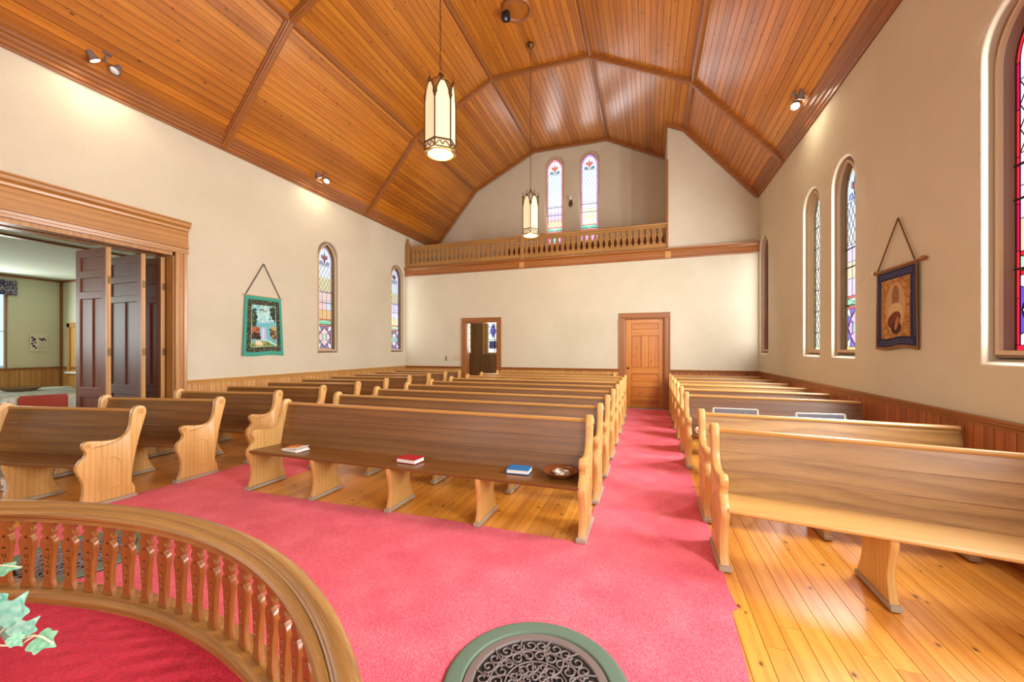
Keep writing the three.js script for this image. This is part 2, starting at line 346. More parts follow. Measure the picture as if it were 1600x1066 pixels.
// floor: slab, pine planks where the carpet leaves them open
const CARPET_LEFT = [-4.63, -3.72], CARPET_AISLE = [-0.45, 0.43], FRONT_EDGE = -2.885;
{
  const floor = struct('floor', spanBox(XL - 0.2, XR + 0.2, -0.2, -0.02, ZB - 0.2, ZF + 0.2), M.subfloor);
  const PW = 0.1;
  const column = (x, z0, z1) => {
    let z = z0;
    while (z < z1 - 0.2) {
      let len = rr(2.0, 3.2); if (z + len > z1 - 0.8) len = z1 - z;
      const g = grain(box(PW - 0.003, 0.02, len - 0.003), 2, rr(0, 9), rr(0, 9));
      mesh('plank', g, M.floor[Math.floor(rnd() * 4)], floor).position.set(x, -0.01, z + len / 2);
      z += len;
    }
  };
  for (let x = XL + 0.05; x < XR; x += PW) {
    if (x > CARPET_LEFT[0] + 0.12 && x < CARPET_LEFT[1] - 0.12) continue;
    if (x > CARPET_AISLE[0] + 0.12 && x < CARPET_AISLE[1] - 0.12) continue;
    column(x, ZB, x > CARPET_LEFT[0] + 0.12 && x < CARPET_AISLE[1] - 0.12 ? FRONT_EDGE + 0.1 : -0.6);
  }
}
// wainscot of narrow vertical boards with a moulded cap, and baseboard
{
  const H = 0.865, BW = 0.088;
  const capProfile = [[0, 0], [0.028, 0], [0.03, 0.015], [0.02, 0.022], [0.022, 0.04], [0.036, 0.046], [0.038, 0.06], [0, 0.062]];
  const wains = (name, p0, p1, out, mats, cap, boardsTo = 1) => {
    const grp = structGroup(name), dir = p1.clone().sub(p0), L = dir.length(); dir.normalize();
    const n = Math.round(L / BW), w = L / n, alongX = Math.abs(dir.x) > 0.5;
    for (let k = 0; k < n; k++) {
      const c = p0.clone().addScaledVector(dir, (k + 0.5) * w).addScaledVector(out, 0.008);
      const g = grain(alongX ? box(w - 0.005, H, 0.016) : box(0.016, H, w - 0.005), 1, rr(0, 9), rr(0, 9));
      mesh('board', g, mats[Math.floor(rnd() * 3)], grp).position.set(c.x, H / 2, c.z);
    }
    mesh('cap_moulding', grain(straight(capProfile, p0.clone().setY(H), p1.clone().setY(H), out, V(0, 1, 0), 0.4), alongX ? 0 : 2), cap, grp);
    mesh('skirting', grain(straight([[0, 0], [0.03, 0], [0.03, 0.13], [0.018, 0.15], [0, 0.15]], p0.clone(), p1.clone(), out, V(0, 1, 0)), alongX ? 0 : 2), cap, grp);
  };
  wains('baseboard_left', V(XL, 0, ZB), V(XL, 0, -4.06), V(1, 0, 0), M.board, M.cap);
  wains('baseboard_right', V(XR, 0, ZB), V(XR, 0, -0.8), V(-1, 0, 0), M.redboard, M.trim);
  wains('baseboard_back', V(XL, 0, ZB), V(-4.82, 0, ZB), V(0, 0, 1), M.board, M.trim);
  wains('baseboard_middle', V(-3.66, 0, ZB), V(-0.65, 0, ZB), V(0, 0, 1), M.board, M.trim);
  wains('baseboard_corner', V(0.47, 0, ZB), V(XR, 0, ZB), V(0, 0, 1), M.redboard, M.trim);
}
// the two doors in the back wall
const casingProfile = [[0, 0], [0, 0.022], [0.015, 0.026], [0.02, 0.03], [0.09, 0.03], [0.095, 0.038], [0.125, 0.04], [0.125, 0]];
function doorCasing(parent, x0, x1, top, z) {      // profile runs outwards from the opening, relief towards the room
  mesh('casing', grain(straight(casingProfile, V(x0, 0, z), V(x0, top, z), V(-1, 0, 0), V(0, 0, 1), 0.4), 1), M.trim, parent);
  mesh('casing', grain(straight(casingProfile, V(x1, 0, z), V(x1, top, z), V(1, 0, 0), V(0, 0, 1), 0.4), 1), M.trim, parent);
  mesh('head_casing', grain(straight(casingProfile, V(x0 - 0.125, top, z), V(x1 + 0.125, top, z), V(0, 1, 0), V(0, 0, 1), 0.4), 0), M.trim, parent);
  mesh('jamb', grain(merge([spanBox(x0 - 0.01, x0 + 0.015, 0, top, z - 0.14, z), spanBox(x1 - 0.015, x1 + 0.01, 0, top, z - 0.14, z), spanBox(x0, x1, top - 0.015, top + 0.01, z - 0.14, z)]), 1), M.trim, parent);
}
{
  const d = structGroup('door_1');
  doorCasing(d, -0.53, 0.35, 2.12, ZB);
  const z = ZB - 0.06, x0 = -0.515, x1 = 0.335;
  const leaf = mesh('door_leaf', grain(spanBox(x0, x1, 0.015, 2.1, z - 0.04, z - 0.012), 1), M.ceiling[1], d);
  const px = [[-0.385, 0.225]], cols = [[-0.385, -0.155], [-0.01, 0.225]];
  const rows = [[1.86, 2.0, px], [0.965, 1.71, cols], [0.63, 0.82, px], [0.285, 0.5, px], [0.1, 0.17, px]];
  // stiles and rails stand proud round the sunk panels
  const bars = [[x0, -0.385, 0.015, 2.1], [0.225, x1, 0.015, 2.1], [-0.385, 0.225, 2.0, 2.1], [-0.385, 0.225, 1.71, 1.86], [-0.385, 0.225, 0.82, 0.965], [-0.385, 0.225, 0.5, 0.63], [-0.385, 0.225, 0.17, 0.285], [-0.155, -0.01, 0.965, 1.71], [-0.385, 0.225, 0.015, 0.1]];
  for (const [a, b, c, e] of bars) mesh(b - a > 0.3 ? 'rail' : 'stile', grain(rbox(b - a, e - c, 0.02, (a + b) / 2, (c + e) / 2, z, 0.006), b - a > 0.3 ? 0 : 1, rr(0, 5)), M.ceiling[0], leaf);
  for (const [y0, y1, cs] of rows) for (const [a, b] of cs) mesh('panel', grain(rbox(b - a - 0.03, y1 - y0 - 0.03, 0.012, (a + b) / 2, (y0 + y1) / 2, z - 0.008, 0.005), b - a > 0.3 ? 0 : 1, rr(0, 5), rr(0, 5)), M.ceiling[2], leaf);
  mesh('door_knob', lathe([[0, 0], [0.022, 0.002], [0.028, 0.02], [0.012, 0.032], [0.01, 0.045], [0.03, 0.05]], 14).rotateX(-Math.PI / 2).translate(-0.45, 0.95, z + 0.055), M.bronze, leaf);
  const e = structGroup('door_2');
  doorCasing(e, -4.66, -3.78, 2.11, ZB);
}
// vestibule seen through the open doorway: dark plank walls, two leaded lights
{
  const z1 = -11.42, x0 = -6.05, x1 = -3.0;
  struct('floor_vestibule', grain(spanBox(x0, x1, -0.1, 0, z1, ZB - 0.14), 0), M.golden);
  struct('ceiling_vestibule', spanBox(x0, x1, 2.45, 2.5, z1, ZB - 0.14), M.hallWall);
  struct('wall_vestibule', grain(merge([spanBox(x1, x1 + 0.1, 0, 2.5, z1, ZB - 0.14), spanBox(x0 - 0.1, x0, 0, 2.5, z1, ZB - 0.14)]), 1), M.walnut);
  const wall = structGroup('wall_vestibule_back');
  let k = 0;
  const wins = [[-5.81, -5.29], [-4.8, -4.04]];
  const cuts = [-6.05, -5.93, -5.81, -5.63, -5.46, -5.29, -5.13, -4.96, -4.8, -4.61, -4.42, -4.23, -4.04, -3.83, -3.62, -3.41, -3.2, -3.0];
  for (; k < cuts.length - 1; k++) {
    const a = cuts[k], b = cuts[k + 1] - 0.004, inWin = wins.some(([p, q]) => (a + b) / 2 > p && (a + b) / 2 < q);
    for (const [c, e] of inWin ? [[0, 1.25], [2.33, 2.45]] : [[0, 2.45]])
      mesh('plank', grain(spanBox(a, b, c, e, z1 - 0.09, z1 - 0.07 + 0.004 * (k % 2)), 1, rr(0, 9), rr(0, 9)), M.walnut, wall);
  }
}
// ---------------------------------------------------------------- stained glass windows
const glassCache = {};
function glass(hexColour) {
  return glassCache[hexColour] ??= new THREE.MeshPhysicalMaterial({ color: hexColour, transmission: 1, thickness: 0, roughness: 0.3, ior: 1.45, side: THREE.DoubleSide });
}
function clipConvex(poly, clip) {           // Sutherland-Hodgman, clip counter-clockwise
  let out = poly;
  for (let i = 0; i < clip.length && out.length; i++) {
    const [ax, ay] = clip[i], [bx, by] = clip[(i + 1) % clip.length], inside = ([x, y]) => (bx - ax) * (y - ay) - (by - ay) * (x - ax) >= -1e-9, src = out; out = [];
    for (let k = 0; k < src.length; k++) {
      const p = src[k], q = src[(k + 1) % src.length], ip = inside(p), iq = inside(q);
      if (ip) out.push(p);
      if (ip !== iq) {
        const d = (bx - ax) * (q[1] - p[1]) - (by - ay) * (q[0] - p[0]), t = ((bx - ax) * (ay - p[1]) - (by - ay) * (ax - p[0])) / d;
        out.push([p[0] + t * (q[0] - p[0]), p[1] + t * (q[1] - p[1])]);
      }
    }
  }
  return out;
}
const polyArea = p => Math.abs(THREE.ShapeUtils.area(p.map(([x, y]) => new THREE.Vector2(x, y))));
const disc = (cx, cy, r, n = 14, a0 = 0, a1 = 2 * Math.PI) => Array.from({ length: n + (a1 - a0 < 6.2 ? 1 : 0) }, (_, i) => { const t = a0 + (a1 - a0) * i / n; return [cx + r * Math.cos(t), cy + r * Math.sin(t)]; });
// one design: list of [outline, colour] plus the leads; w inner glass width, heights from the foot of the glass
function design(c, W, H, rise) {
  const panes = [], B = 0.036, IW = W - 2 * B, hs = H - rise, region = lancet(W, 0, hs, H, 12), inner = lancet(IW, B, hs, H - B * 1.5, 12);
  const add = (poly, colour, clip = inner) => { const p = clip ? clipConvex(poly, clip) : poly; if (p.length > 2 && polyArea(p) > 2e-5) panes.push([p, colour, 0]); };
  const rect = (x0, x1, y0, y1, colour, clip) => add([[x0, y0], [x1, y0], [x1, y1], [x0, y1]], colour, clip);
  // border
  const bn = 6;
  for (let k = 0; k < bn; k++) for (const s of [-1, 1]) { const y0 = B + (hs - B) * k / bn, y1 = B + (hs - B) * (k + 1) / bn, xa = s * IW / 2, xb = s * W / 2; rect(Math.min(xa, xb), Math.max(xa, xb), y0, y1, c.border[k % c.border.length], null); }
  rect(-W / 2, W / 2, 0, B, c.border[0], null);
  const arcO = region.slice(2), arcI = inner.slice(2), m = Math.min(arcO.length, arcI.length), half = (m - 1) / 2;
  for (const [i0, i1] of [[0, half / 2 | 0], [half / 2 | 0, half], [half, half + (half / 2 | 0)], [half + (half / 2 | 0), m - 1]]) panes.push([[...arcO.slice(i0, i1 + 1), ...arcI.slice(i0, i1 + 1).reverse()], c.border[(i0 + 1) % c.border.length], 0]);
  const x0 = -IW / 2, x1 = IW / 2;
  let y = B;
  const diamonds = (ya, yb, cols, colourAt) => {
    const dw = IW / cols, dh = dw * 1.75, rectClip = [[x0, ya], [x1, ya], [x1, yb], [x0, yb]];
    for (let r = -1; r * dh / 2 < yb - ya + dh; r++) for (let k = -1; k <= cols; k++) {
      const cx = x0 + (k + (r & 1 ? 0.5 : 0)) * dw + dw / 2, cy = ya + r * dh / 2;
      const p = clipConvex([[cx - dw / 2, cy], [cx, cy - dh / 2], [cx + dw / 2, cy], [cx, cy + dh / 2]], rectClip);
      if (p.length > 2) add(p, colourAt(cy));
    }
  };
  if (c.plain) { diamonds(B, H, 4, () => c.plain); return panes; }
  // rosette: ground, four rays, four lobes, a centre square
  const rh = 0.47, cy = y + rh / 2, R = IW * 0.29, o = IW * 0.235;
  const seg = (x, y, a) => disc(x, y, R, 10, a - 1.9, a + 1.9);
  for (const [sx, sy] of [[1, 1], [-1, 1], [-1, -1], [1, -1]]) {
    const cx = sx * IW / 2, ey = cy + sy * rh / 2;
    add((sx * sy > 0 ? [[cx, ey], [cx - sx * IW * 0.16, ey], [sx * IW * 0.24, cy + sy * rh * 0.25], [cx, ey - sy * rh * 0.15]] : [[cx, ey - sy * rh * 0.15], [sx * IW * 0.24, cy + sy * rh * 0.25], [cx - sx * IW * 0.16, ey], [cx, ey]]), c.ray);
    add(sx * sy > 0 ? [[cx - sx * IW * 0.16, ey], [0, ey], [0, cy + sy * rh * 0.42], [sx * IW * 0.24, cy + sy * rh * 0.25]] : [[sx * IW * 0.24, cy + sy * rh * 0.25], [0, cy + sy * rh * 0.42], [0, ey], [cx - sx * IW * 0.16, ey]], c.ground);
    add(sx * sy > 0 ? [[cx, ey - sy * rh * 0.15], [sx * IW * 0.24, cy + sy * rh * 0.25], [sx * IW * 0.46, cy], [cx, cy]] : [[cx, cy], [sx * IW * 0.46, cy], [sx * IW * 0.24, cy + sy * rh * 0.25], [cx, ey - sy * rh * 0.15]], c.ground);
  }
  for (const [dx, dy, k] of [[0, 1, 0], [1, 0, 1], [0, -1, 0], [-1, 0, 1]]) {
    const a = Math.atan2(dy, dx), ox = dx * o, oy = dy * o * 1.15, q = IW * 0.115;
    const lobe = disc(ox, cy + oy, R * (dx ? 0.78 : 0.85), 12, a - 2.0, a + 2.0);
    panes.push([lobe, c.lobe[k % c.lobe.length], 0.002]);
  }
  panes.push([[[-IW * 0.12, cy - IW * 0.14], [IW * 0.12, cy - IW * 0.14], [IW * 0.12, cy + IW * 0.14], [-IW * 0.12, cy + IW * 0.14]], c.centre, 0.002]);
  y += rh;
  rect(x0, x1, y, y + 0.03, c.bar); y += 0.03;
  { const h = 0.1; add([[x0, y], [0, y + h / 2], [x0, y + h]], c.band); add([[x1, y], [x1, y + h], [0, y + h / 2]], c.band); add([[x0, y], [x1, y], [0, y + h / 2]], c.band2); add([[x0, y + h], [0, y + h / 2], [x1, y + h]], c.band2); y += h; }
  rect(x0, x1, y, y + 0.03, c.bar); y += 0.03;
  for (const [h, colour] of c.rows) { for (let k = 0; k < c.cols; k++) rect(x0 + IW * k / c.cols, x0 + IW * (k + 1) / c.cols, y, y + h, Array.isArray(colour) ? colour[k % colour.length] : colour); y += h; }
  const yd = hs - 0.12; diamonds(y, yd, 4, cy => cy > y + (yd - y) * 0.45 ? c.diamond[0] : c.diamond[1]);
  // head: pale ground with a fleur and leaves
  const hy = yd, hh = H - B * 1.5 - yd;
  rect(x0, 0, hy, H, c.head); rect(0, x1, hy, H, c.head);
  const fl = (pts, colour) => panes.push([clipConvex(pts, inner), colour, 0.002]);
  fl([[0, hy + hh * 0.1], [IW * 0.09, hy + hh * 0.4], [0, hy + hh * 0.72], [-IW * 0.09, hy + hh * 0.4]], c.fleur);
  for (const s of [-1, 1]) {
    const f = p => s > 0 ? p : p.map(([x, y]) => [-x, y]).reverse();
    fl(f([[IW * 0.1, hy + hh * 0.36], [IW * 0.24, hy + hh * 0.42], [IW * 0.2, hy + hh * 0.6], [IW * 0.1, hy + hh * 0.55]]), c.fleur);
    fl(f([[IW * 0.04, hy + hh * 0.04], [IW * 0.36, hy + hh * 0.08], [IW * 0.34, hy + hh * 0.24], [IW * 0.18, hy + hh * 0.26]]), c.leaf);
  }
  return panes;
}
const GLASS = {
  red: { border: [0xf02040, 0xf8283c, 0xd81050], ray: 0xdfe8f4, ground: 0x6a52c8, lobe: [0xf3dcb8, 0xdcaad8], centre: 0x9fe0c8, bar: 0xee2a38, band: 0xbfe4c8, band2: 0xd8f0e0, rows: [[0.22, 0xf2d4b4], [0.22, [0xe8dcf0, 0xf0e4f6]], [0.22, 0xe4dcf2]], cols: 2, diamond: [0xe2e8f4, 0xf0e4da], head: 0xdbe4f4, fleur: 0xb878d8, leaf: 0xf0d890 },
  yellow: { border: [0xf6dc8a, 0xf2e0a0], ray: 0xeef0f8, ground: 0x8a78c8, lobe: [0xecc4e4, 0xe0b4e0], centre: 0xb0e8d0, bar: 0xf06a6a, band: 0xa8e8c0, band2: 0xc0f0d4, rows: [[0.21, 0xe8d8f6], [0.21, 0xf8e2c0], [0.21, 0xecdaf6]], cols: 3, diamond: [0xe6ecf8, 0xf4f0ea], head: 0xdde8f6, fleur: 0xf04a50, leaf: 0xb8c4f0 },
  cream: { border: [0xf8f2d0], plain: 0xf8f6e2 },
  rose: { border: [0xe0586c, 0xd84c66], ray: 0xf0ecf4, ground: 0x8c5a90, lobe: [0xe890b8, 0xe0a0d0], centre: 0x90d8c8, bar: 0xd84858, band: 0xa8dcb8, band2: 0xc0ead0, rows: [[0.21, 0xf2d8c0], [0.21, 0xe8dcf2], [0.21, 0xdce0f4]], cols: 3, diamond: [0xd8e8f4, 0xeef0ea], head: 0xd4e4f2, fleur: 0xf09080, leaf: 0x70c0c0 },
  pink: { border: [0xf07890, 0xf48a9a], ray: 0xf6f0f6, ground: 0xe878a0, lobe: [0xf0a8c8, 0xe8b8e4], centre: 0x78d8c8, bar: 0xf09090, band: 0x70d8a8, band2: 0xd8f0e4, rows: [[0.21, 0xfac8a8], [0.21, 0xe4d4f8], [0.21, 0xeae4fa]], cols: 4, diamond: [0xe2f2f6, 0xf6fafc], head: 0xf6e0ec, fleur: 0xf09060, leaf: 0x58c4b0 },
  lilac: { border: [0xd898d4, 0xc88cd0], ray: 0xf4eef6, ground: 0xe090b0, lobe: [0xf0b8cc, 0xf0a8d8], centre: 0x88d0e0, bar: 0xf08888, band: 0x50d098, band2: 0xa8e8d0, rows: [[0.24, 0xf6f4c0], [0.22, 0xf4f4cc], [0.19, 0xf0e6fa]], cols: 1, diamond: [0xe8f4f8, 0xf8fafc], head: 0xf2dcee, fleur: 0xf08a58, leaf: 0x50bca8 },
  tan: { border: [0xb48c78, 0xa88470], ray: 0xe6e8e4, ground: 0x8a7490, lobe: [0xe8c0bc, 0xe4bcb4], centre: 0xa0dcc4, bar: 0xcc6450, band: 0x88cc9c, band2: 0xa4dcb4, rows: [[0.2, 0xd8b078], [0.2, [0xe0bcb8, 0xe0bcb8, 0xc4d0d8]], [0.21, 0xdcc0b4]], cols: 3, diamond: [0xe2e4e6, 0xd8caa0], head: 0xd0d4de, fleur: 0xc87068, leaf: 0xb4acc8 },
  mauve: { border: [0x9c84a4, 0x947c9c], ray: 0xe8e4ec, ground: 0x7c7494, lobe: [0xe8c4cc, 0xa0c8b0], centre: 0x98c8b4, bar: 0xe07a5c, band: 0xc4e4b8, band2: 0xd0e8c4, rows: [[0.2, 0xf0d8ac], [0.2, 0xe0d6f0], [0.21, 0xd0c4dc]], cols: 2, diamond: [0xdce2ea, 0xd4caa4], head: 0xc8ccd8, fleur: 0xd46c50, leaf: 0xb0b4cc },
};
let windowCount = 0;
function window3d(colours, x, z, turn, y0, ys, ya, wOpen, depth, fw = 0.07) {
  const g = structGroup('window_' + ++windowCount, x, y0, z, turn);
  const W = wOpen - 2 * fw, H = ya - y0 - 0.1, rise = Math.max(ya - ys + 0.06, W * 0.72), zc = -depth;
  const outer = lancet(wOpen + 0.02, 0.0, ys - y0, ya - y0 + 0.015, 12), innerHole = lancet(W + 0.008, 0.05, 0.05 + H - rise, 0.05 + H + 0.004, 12);
  mesh('frame', grain(extrude(outer, 0.07, { holes: [innerHole] }).translate(0, 0, zc - 0.035), 1), colours === 'cream' || fw < 0.05 ? M.frameLight : M.frame, g);
  const band = lancet(W + 0.07, 0.02, 0.05 + H - rise, 0.05 + H + 0.03, 12);
  mesh('stop_bead', extrude(band, 0.024, { holes: [innerHole.map(p => [...p])] }).translate(0, 0, zc + 0.035), M.frameLight, g);
  const panes = design(GLASS[colours], W, H, rise), cames = [], seen = new Set();
  panes.forEach(([poly, colour, lift]) => {
    const p = mesh('pane', new THREE.ShapeGeometry(shapeOf(poly)).translate(0, 0.05, zc - 0.026 - (lift ? 0.004 : 0)), glass(colour), g);
    for (let i = 0; i < poly.length; i++) {
      const [ax, ay] = poly[i], [bx, by] = poly[(i + 1) % poly.length], L = Math.hypot(bx - ax, by - ay); if (L < 0.004) continue;
      const key = [ax + bx, ay + by].map(v => Math.round(v * 400)).join(); if (seen.has(key)) continue; seen.add(key);
      cames.push(box(L + 0.002, 0.0045, 0.004).rotateZ(Math.atan2(by - ay, bx - ax)).translate((ax + bx) / 2, (ay + by) / 2 + 0.05, zc - 0.024));
    }
  });
  if (colours !== 'cream') for (const y of [0.6, 1.07, 1.3]) if (y < H - 0.4) cames.push(box(W, 0.012, 0.012, 0, y, zc - 0.02));
  if (colours === 'cream') for (let y = 0.3; y < H - 0.3; y += 0.31) cames.push(box(W, 0.008, 0.01, 0, y, zc - 0.02));
  mesh('lead_came', merge(cames), M.lead, g);
  return g;
}
['rose', 'cream', 'yellow', 'red', 'red', 'yellow'].forEach((c, i) => window3d(c, XR, SIDE_WINDOWS_RIGHT[i], -Math.PI / 2, WIN.y0 + 0.03, WIN.ys, WIN.ya, WIN.w, 0.1));
['mauve', 'tan'].forEach((c, i) => window3d(c, XL, SIDE_WINDOWS_LEFT[i], Math.PI / 2, WIN.y0 + 0.03, WIN.ys, WIN.ya, WIN.w, 0.1));
window3d('pink', -2.63, ZG, 0, GABLE.y0, GABLE.ys, GABLE.ya, GABLE.w, 0.09, 0.035);
window3d('lilac', -1.61, ZG, 0, GABLE.y0, GABLE.ys, GABLE.ya, GABLE.w, 0.09, 0.035);
// plain leaded lights of the chancel wall (unseen, added for fill), of the vestibule and of the hall
function plainWindow(x, y, z, turn, w, h, colour, cols, rows) {
  const g = structGroup('window_' + ++windowCount, x, y, z, turn), f = 0.05;
  mesh('frame', grain(merge([spanBox(-w / 2 - f, -w / 2, -f, h + f, -0.05, 0.02), spanBox(w / 2, w / 2 + f, -f, h + f, -0.05, 0.02), spanBox(-w / 2, w / 2, -f, 0, -0.05, 0.03), spanBox(-w / 2, w / 2, h, h + f, -0.05, 0.02)]), 1), M.cap, g);
  for (let i = 0; i < cols; i++) for (let j = 0; j < rows; j++) mesh('pane', new THREE.PlaneGeometry(w / cols - 0.01, h / rows - 0.01).translate(-w / 2 + (i + 0.5) * w / cols, (j + 0.5) * h / rows, -0.02), glass(colour), g);
  const bars = []; for (let i = 1; i < cols; i++) bars.push(box(0.014, h, 0.02, -w / 2 + i * w / cols, h / 2, -0.02)); for (let j = 1; j < rows; j++) bars.push(box(w, 0.014, 0.02, 0, j * h / rows, -0.02));
  if (bars.length) mesh('glazing_bar', merge(bars), M.lead, g);
  return g;
}
for (const x of [-4.6, -2.17, 0.26]) plainWindow(x, 1.75, ZF + 0.1, Math.PI, 1.3, 3.1, 0xf0ead8, 4, 8);  // unseen windows added to carry the front fill light
{
  const g = plainWindow(-4.42, 1.29, -11.53, 0, 0.64, 1.0, 0xe4f2e0, 3, 5);
  mesh('pane', new THREE.ShapeGeometry(shapeOf([[-0.15, 0.43], [-0.04, 0.67], [-0.15, 0.93], [-0.26, 0.67]])), glass(0x6a5cb8), g);
  mesh('pane', new THREE.ShapeGeometry(shapeOf([[-0.28, 0.12], [-0.02, 0.12], [-0.02, 0.36], [-0.28, 0.36]])), glass(0x4a3e70), g);
  mesh('jamb', grain(spanBox(-0.46, -0.37, -0.05, 1.06, 0.02, 0.1), 1), M.casing, g);
  plainWindow(-5.55, 1.29, -11.53, 0, 0.42, 1.0, 0xe8f0d0, 2, 5);
}
// ---------------------------------------------------------------- opening to the hall: casing, folding doors
{
  const z0 = -3.92, z1 = 0.6, top = 2.82, o = structGroup('door_3');
  const side = [[0, 0], [0, 0.035], [0.012, 0.042], [0.03, 0.042], [0.036, 0.03], [0.1, 0.03], [0.108, 0.045], [0.14, 0.05], [0.15, 0.04], [0.15, 0]];
  mesh('casing', grain(straight(side, V(XL, 0, z0), V(XL, top, z0), V(0, 0, -1), V(1, 0, 0), 0.4), 1), M.casing, o);
  mesh('casing', grain(straight(side, V(XL, 0, z1), V(XL, top, z1), V(0, 0, 1), V(1, 0, 0), 0.4), 1), M.casing, o);
  const head = [[0, 0], [0.04, 0], [0.045, 0.03], [0.03, 0.04], [0.035, 0.075], [0.05, 0.08], [0.05, 0.11], [0.032, 0.118], [0.032, 0.33], [0.05, 0.345], [0.055, 0.375], [0.09, 0.405], [0.1, 0.44], [0.11, 0.45], [0.11, 0.47], [0, 0.47]];
  mesh('entablature', grain(straight(head, V(XL, top, z0 - 0.17), V(XL, top, z1 + 0.17), V(1, 0, 0), V(0, 1, 0), 0.35), 2), M.casing, o);
  mesh('lining', grain(merge([spanBox(XL - 0.4, XL, 0, top, z0 - 0.02, z0 + 0.02), spanBox(XL - 0.4, XL, 0, top, z1 - 0.02, z1 + 0.02), spanBox(XL - 0.4, XL - 0.25, top - 0.05, top, z0, z1), spanBox(XL - 0.14, XL, top - 0.05, top, z0, z1)]), 1), M.casing, o);
  mesh('door_track', spanBox(XL - 0.24, XL - 0.15, top - 0.02, top - 0.005, z0, z1), M.ironDark, o);
}
function foldingLeaf(z, label, mat, swing, width = 0.62, faceMat = mat) {
  const t = thing('folding_door', label, 'door', XL - 0.13, 0.01, z, swing, 'folding door leaves in the wide opening');
  const W = width, H = 2.73;
  const core = mesh('door_core', grain(spanBox(-W, -0.03, 0, H, -0.006, 0.006), 1), faceMat, t);
  const bars = [[-W, -W + 0.095, 0, H], [-0.125, -0.03, 0, H], ...[[0, 0.16], [0.4, 0.5], [0.74, 0.88], [2.06, 2.16], [2.34, 2.44], [2.62, H]].map(([a, b]) => [-W + 0.08, -0.11, a, b]), [-W / 2 - 0.055, -W / 2 + 0.025, 0.88, 2.06]];
  for (const [a, b, c, d] of bars) mesh(b - a > 0.3 ? 'rail' : 'stile', grain(rbox(b - a, d - c, 0.044, (a + b) / 2, (c + d) / 2, 0, 0.007), b - a > 0.3 ? 0 : 1, rr(0, 4)), faceMat, t);
  mesh('edge_moulding', grain(loft([[-0.035, -0.024], [-0.012, -0.024], [-0.008, -0.012], [0, -0.014], [0, 0.014], [-0.008, 0.012], [-0.012, 0.024], [-0.035, 0.024]].map(([a, b]) => [a, b]), [{ o: V(0, 0, 0), a: V(1, 0, 0), b: V(0, 0, 1) }, { o: V(0, H, 0), a: V(1, 0, 0), b: V(0, 0, 1) }], 0.3), 1), M.cap, t);
  for (const y of [0.35, 1.35, 2.3]) mesh('hinge', box(0.008, 0.1, 0.03, 0.002, y, 0), M.bronze, t);
}
foldingLeaf(-3.24, 'outermost brown panelled folding door leaf with a sheen of hall light', M.mahogany, 0.03, 0.66);
foldingLeaf(-3.62, 'dark red-brown folding door leaf between the other two leaves', M.mahogany, -0.03, 0.85);
foldingLeaf(-3.86, 'dark folding door leaf folded next to the door casing', M.mahogany, 0.02);

// ---------------------------------------------------------------- the hall beyond
const HX = -15.5, HZ = -6.45, HC = 3.3;
{
  struct('floor_hall', spanBox(HX - 0.2, XL - 0.1, -0.2, 0, HZ - 0.2, ZF), M.hallFloor);
  struct('ceiling_hall', spanBox(HX - 0.2, XL - 0.4, HC, HC + 0.1, HZ - 0.2, ZF), M.hallCeiling);
  const far = extrude([[HZ - 0.2, 0], [ZF, 0], [ZF, HC], [HZ - 0.2, HC]], 0.2, { holes: [-4.85, -1.85, 1.15].map(z => [[z - 0.62, 0.86], [z + 0.62, 0.86], [z + 0.62, 2.86], [z - 0.62, 2.86]]) });
  far.rotateY(-Math.PI / 2).translate(HX, 0, 0);
  struct('wall_hall_far', far, M.hallWall);
  struct('wall_hall_side', spanBox(HX - 0.1, XL - 0.4, 0, HC, HZ - 0.15, HZ), M.hallWall);
  struct('wall_hall_near', spanBox(HX - 0.1, XL - 0.4, 0, HC, ZF, ZF + 0.15), M.hallWall);
  for (const z of [-4.85, -1.85, 1.15]) plainWindow(HX - 0.1, 0.9, z, Math.PI / 2, 1.16, 1.9, 0xcfe6f4, 2, 2);
  let k = 70;
  const tr = (g) => struct('trim_' + k++, grain(g, 0), M.trim);
  tr(spanBox(HX, XL - 0.4, HC - 0.05, HC, HZ, HZ + 0.03)); tr(spanBox(HX, HX + 0.03, HC - 0.05, HC, HZ, ZF));
  tr(spanBox(HX, HX + 0.05, 0, HC, HZ, HZ + 0.05)); tr(spanBox(-10.1, -10.0, HC - 0.035, HC, HZ, ZF));
  const w1 = structGroup('baseboard_hall');
  for (let i = 0; i < 46; i++) { const z = HZ + 0.1 + i * 0.2; mesh('board', grain(box(0.02, 0.86, 0.193), 1, rr(0, 9), rr(0, 9)), M.board[i % 3], w1).position.set(HX + 0.012, 0.43, z); }
  for (let i = 0; i < 12; i++) mesh('board', grain(box(0.193, 0.86, 0.02), 1, rr(0, 9), rr(0, 9)), M.board[i % 3], w1).position.set(HX + 0.1 + i * 0.2, 0.43, HZ + 0.012);
  mesh('cap_moulding', grain(merge([spanBox(HX, HX + 0.045, 0.86, 0.91, HZ, 2.7), spanBox(HX, HX + 2.4, 0.86, 0.91, HZ, HZ + 0.045)]), 0), M.trim, w1);
  const d4 = structGroup('door_4');
  mesh('casing', grain(merge([spanBox(HX + 0.34, HX + 0.46, 0.75, 2.1, HZ, HZ + 0.05), spanBox(HX + 1.24, HX + 1.36, 0.75, 2.1, HZ, HZ + 0.05), spanBox(HX + 0.34, HX + 1.36, 2.0, 2.12, HZ, HZ + 0.05)]), 1), M.cap, d4);
  mesh('panel', grain(spanBox(HX + 0.46, HX + 1.24, 0.78, 2.0, HZ, HZ + 0.02), 1), M.oak, d4);
  mesh('sill', spanBox(HX + 0.32, HX + 1.38, 0.73, 0.78, HZ, HZ + 0.09), M.white, d4);
}
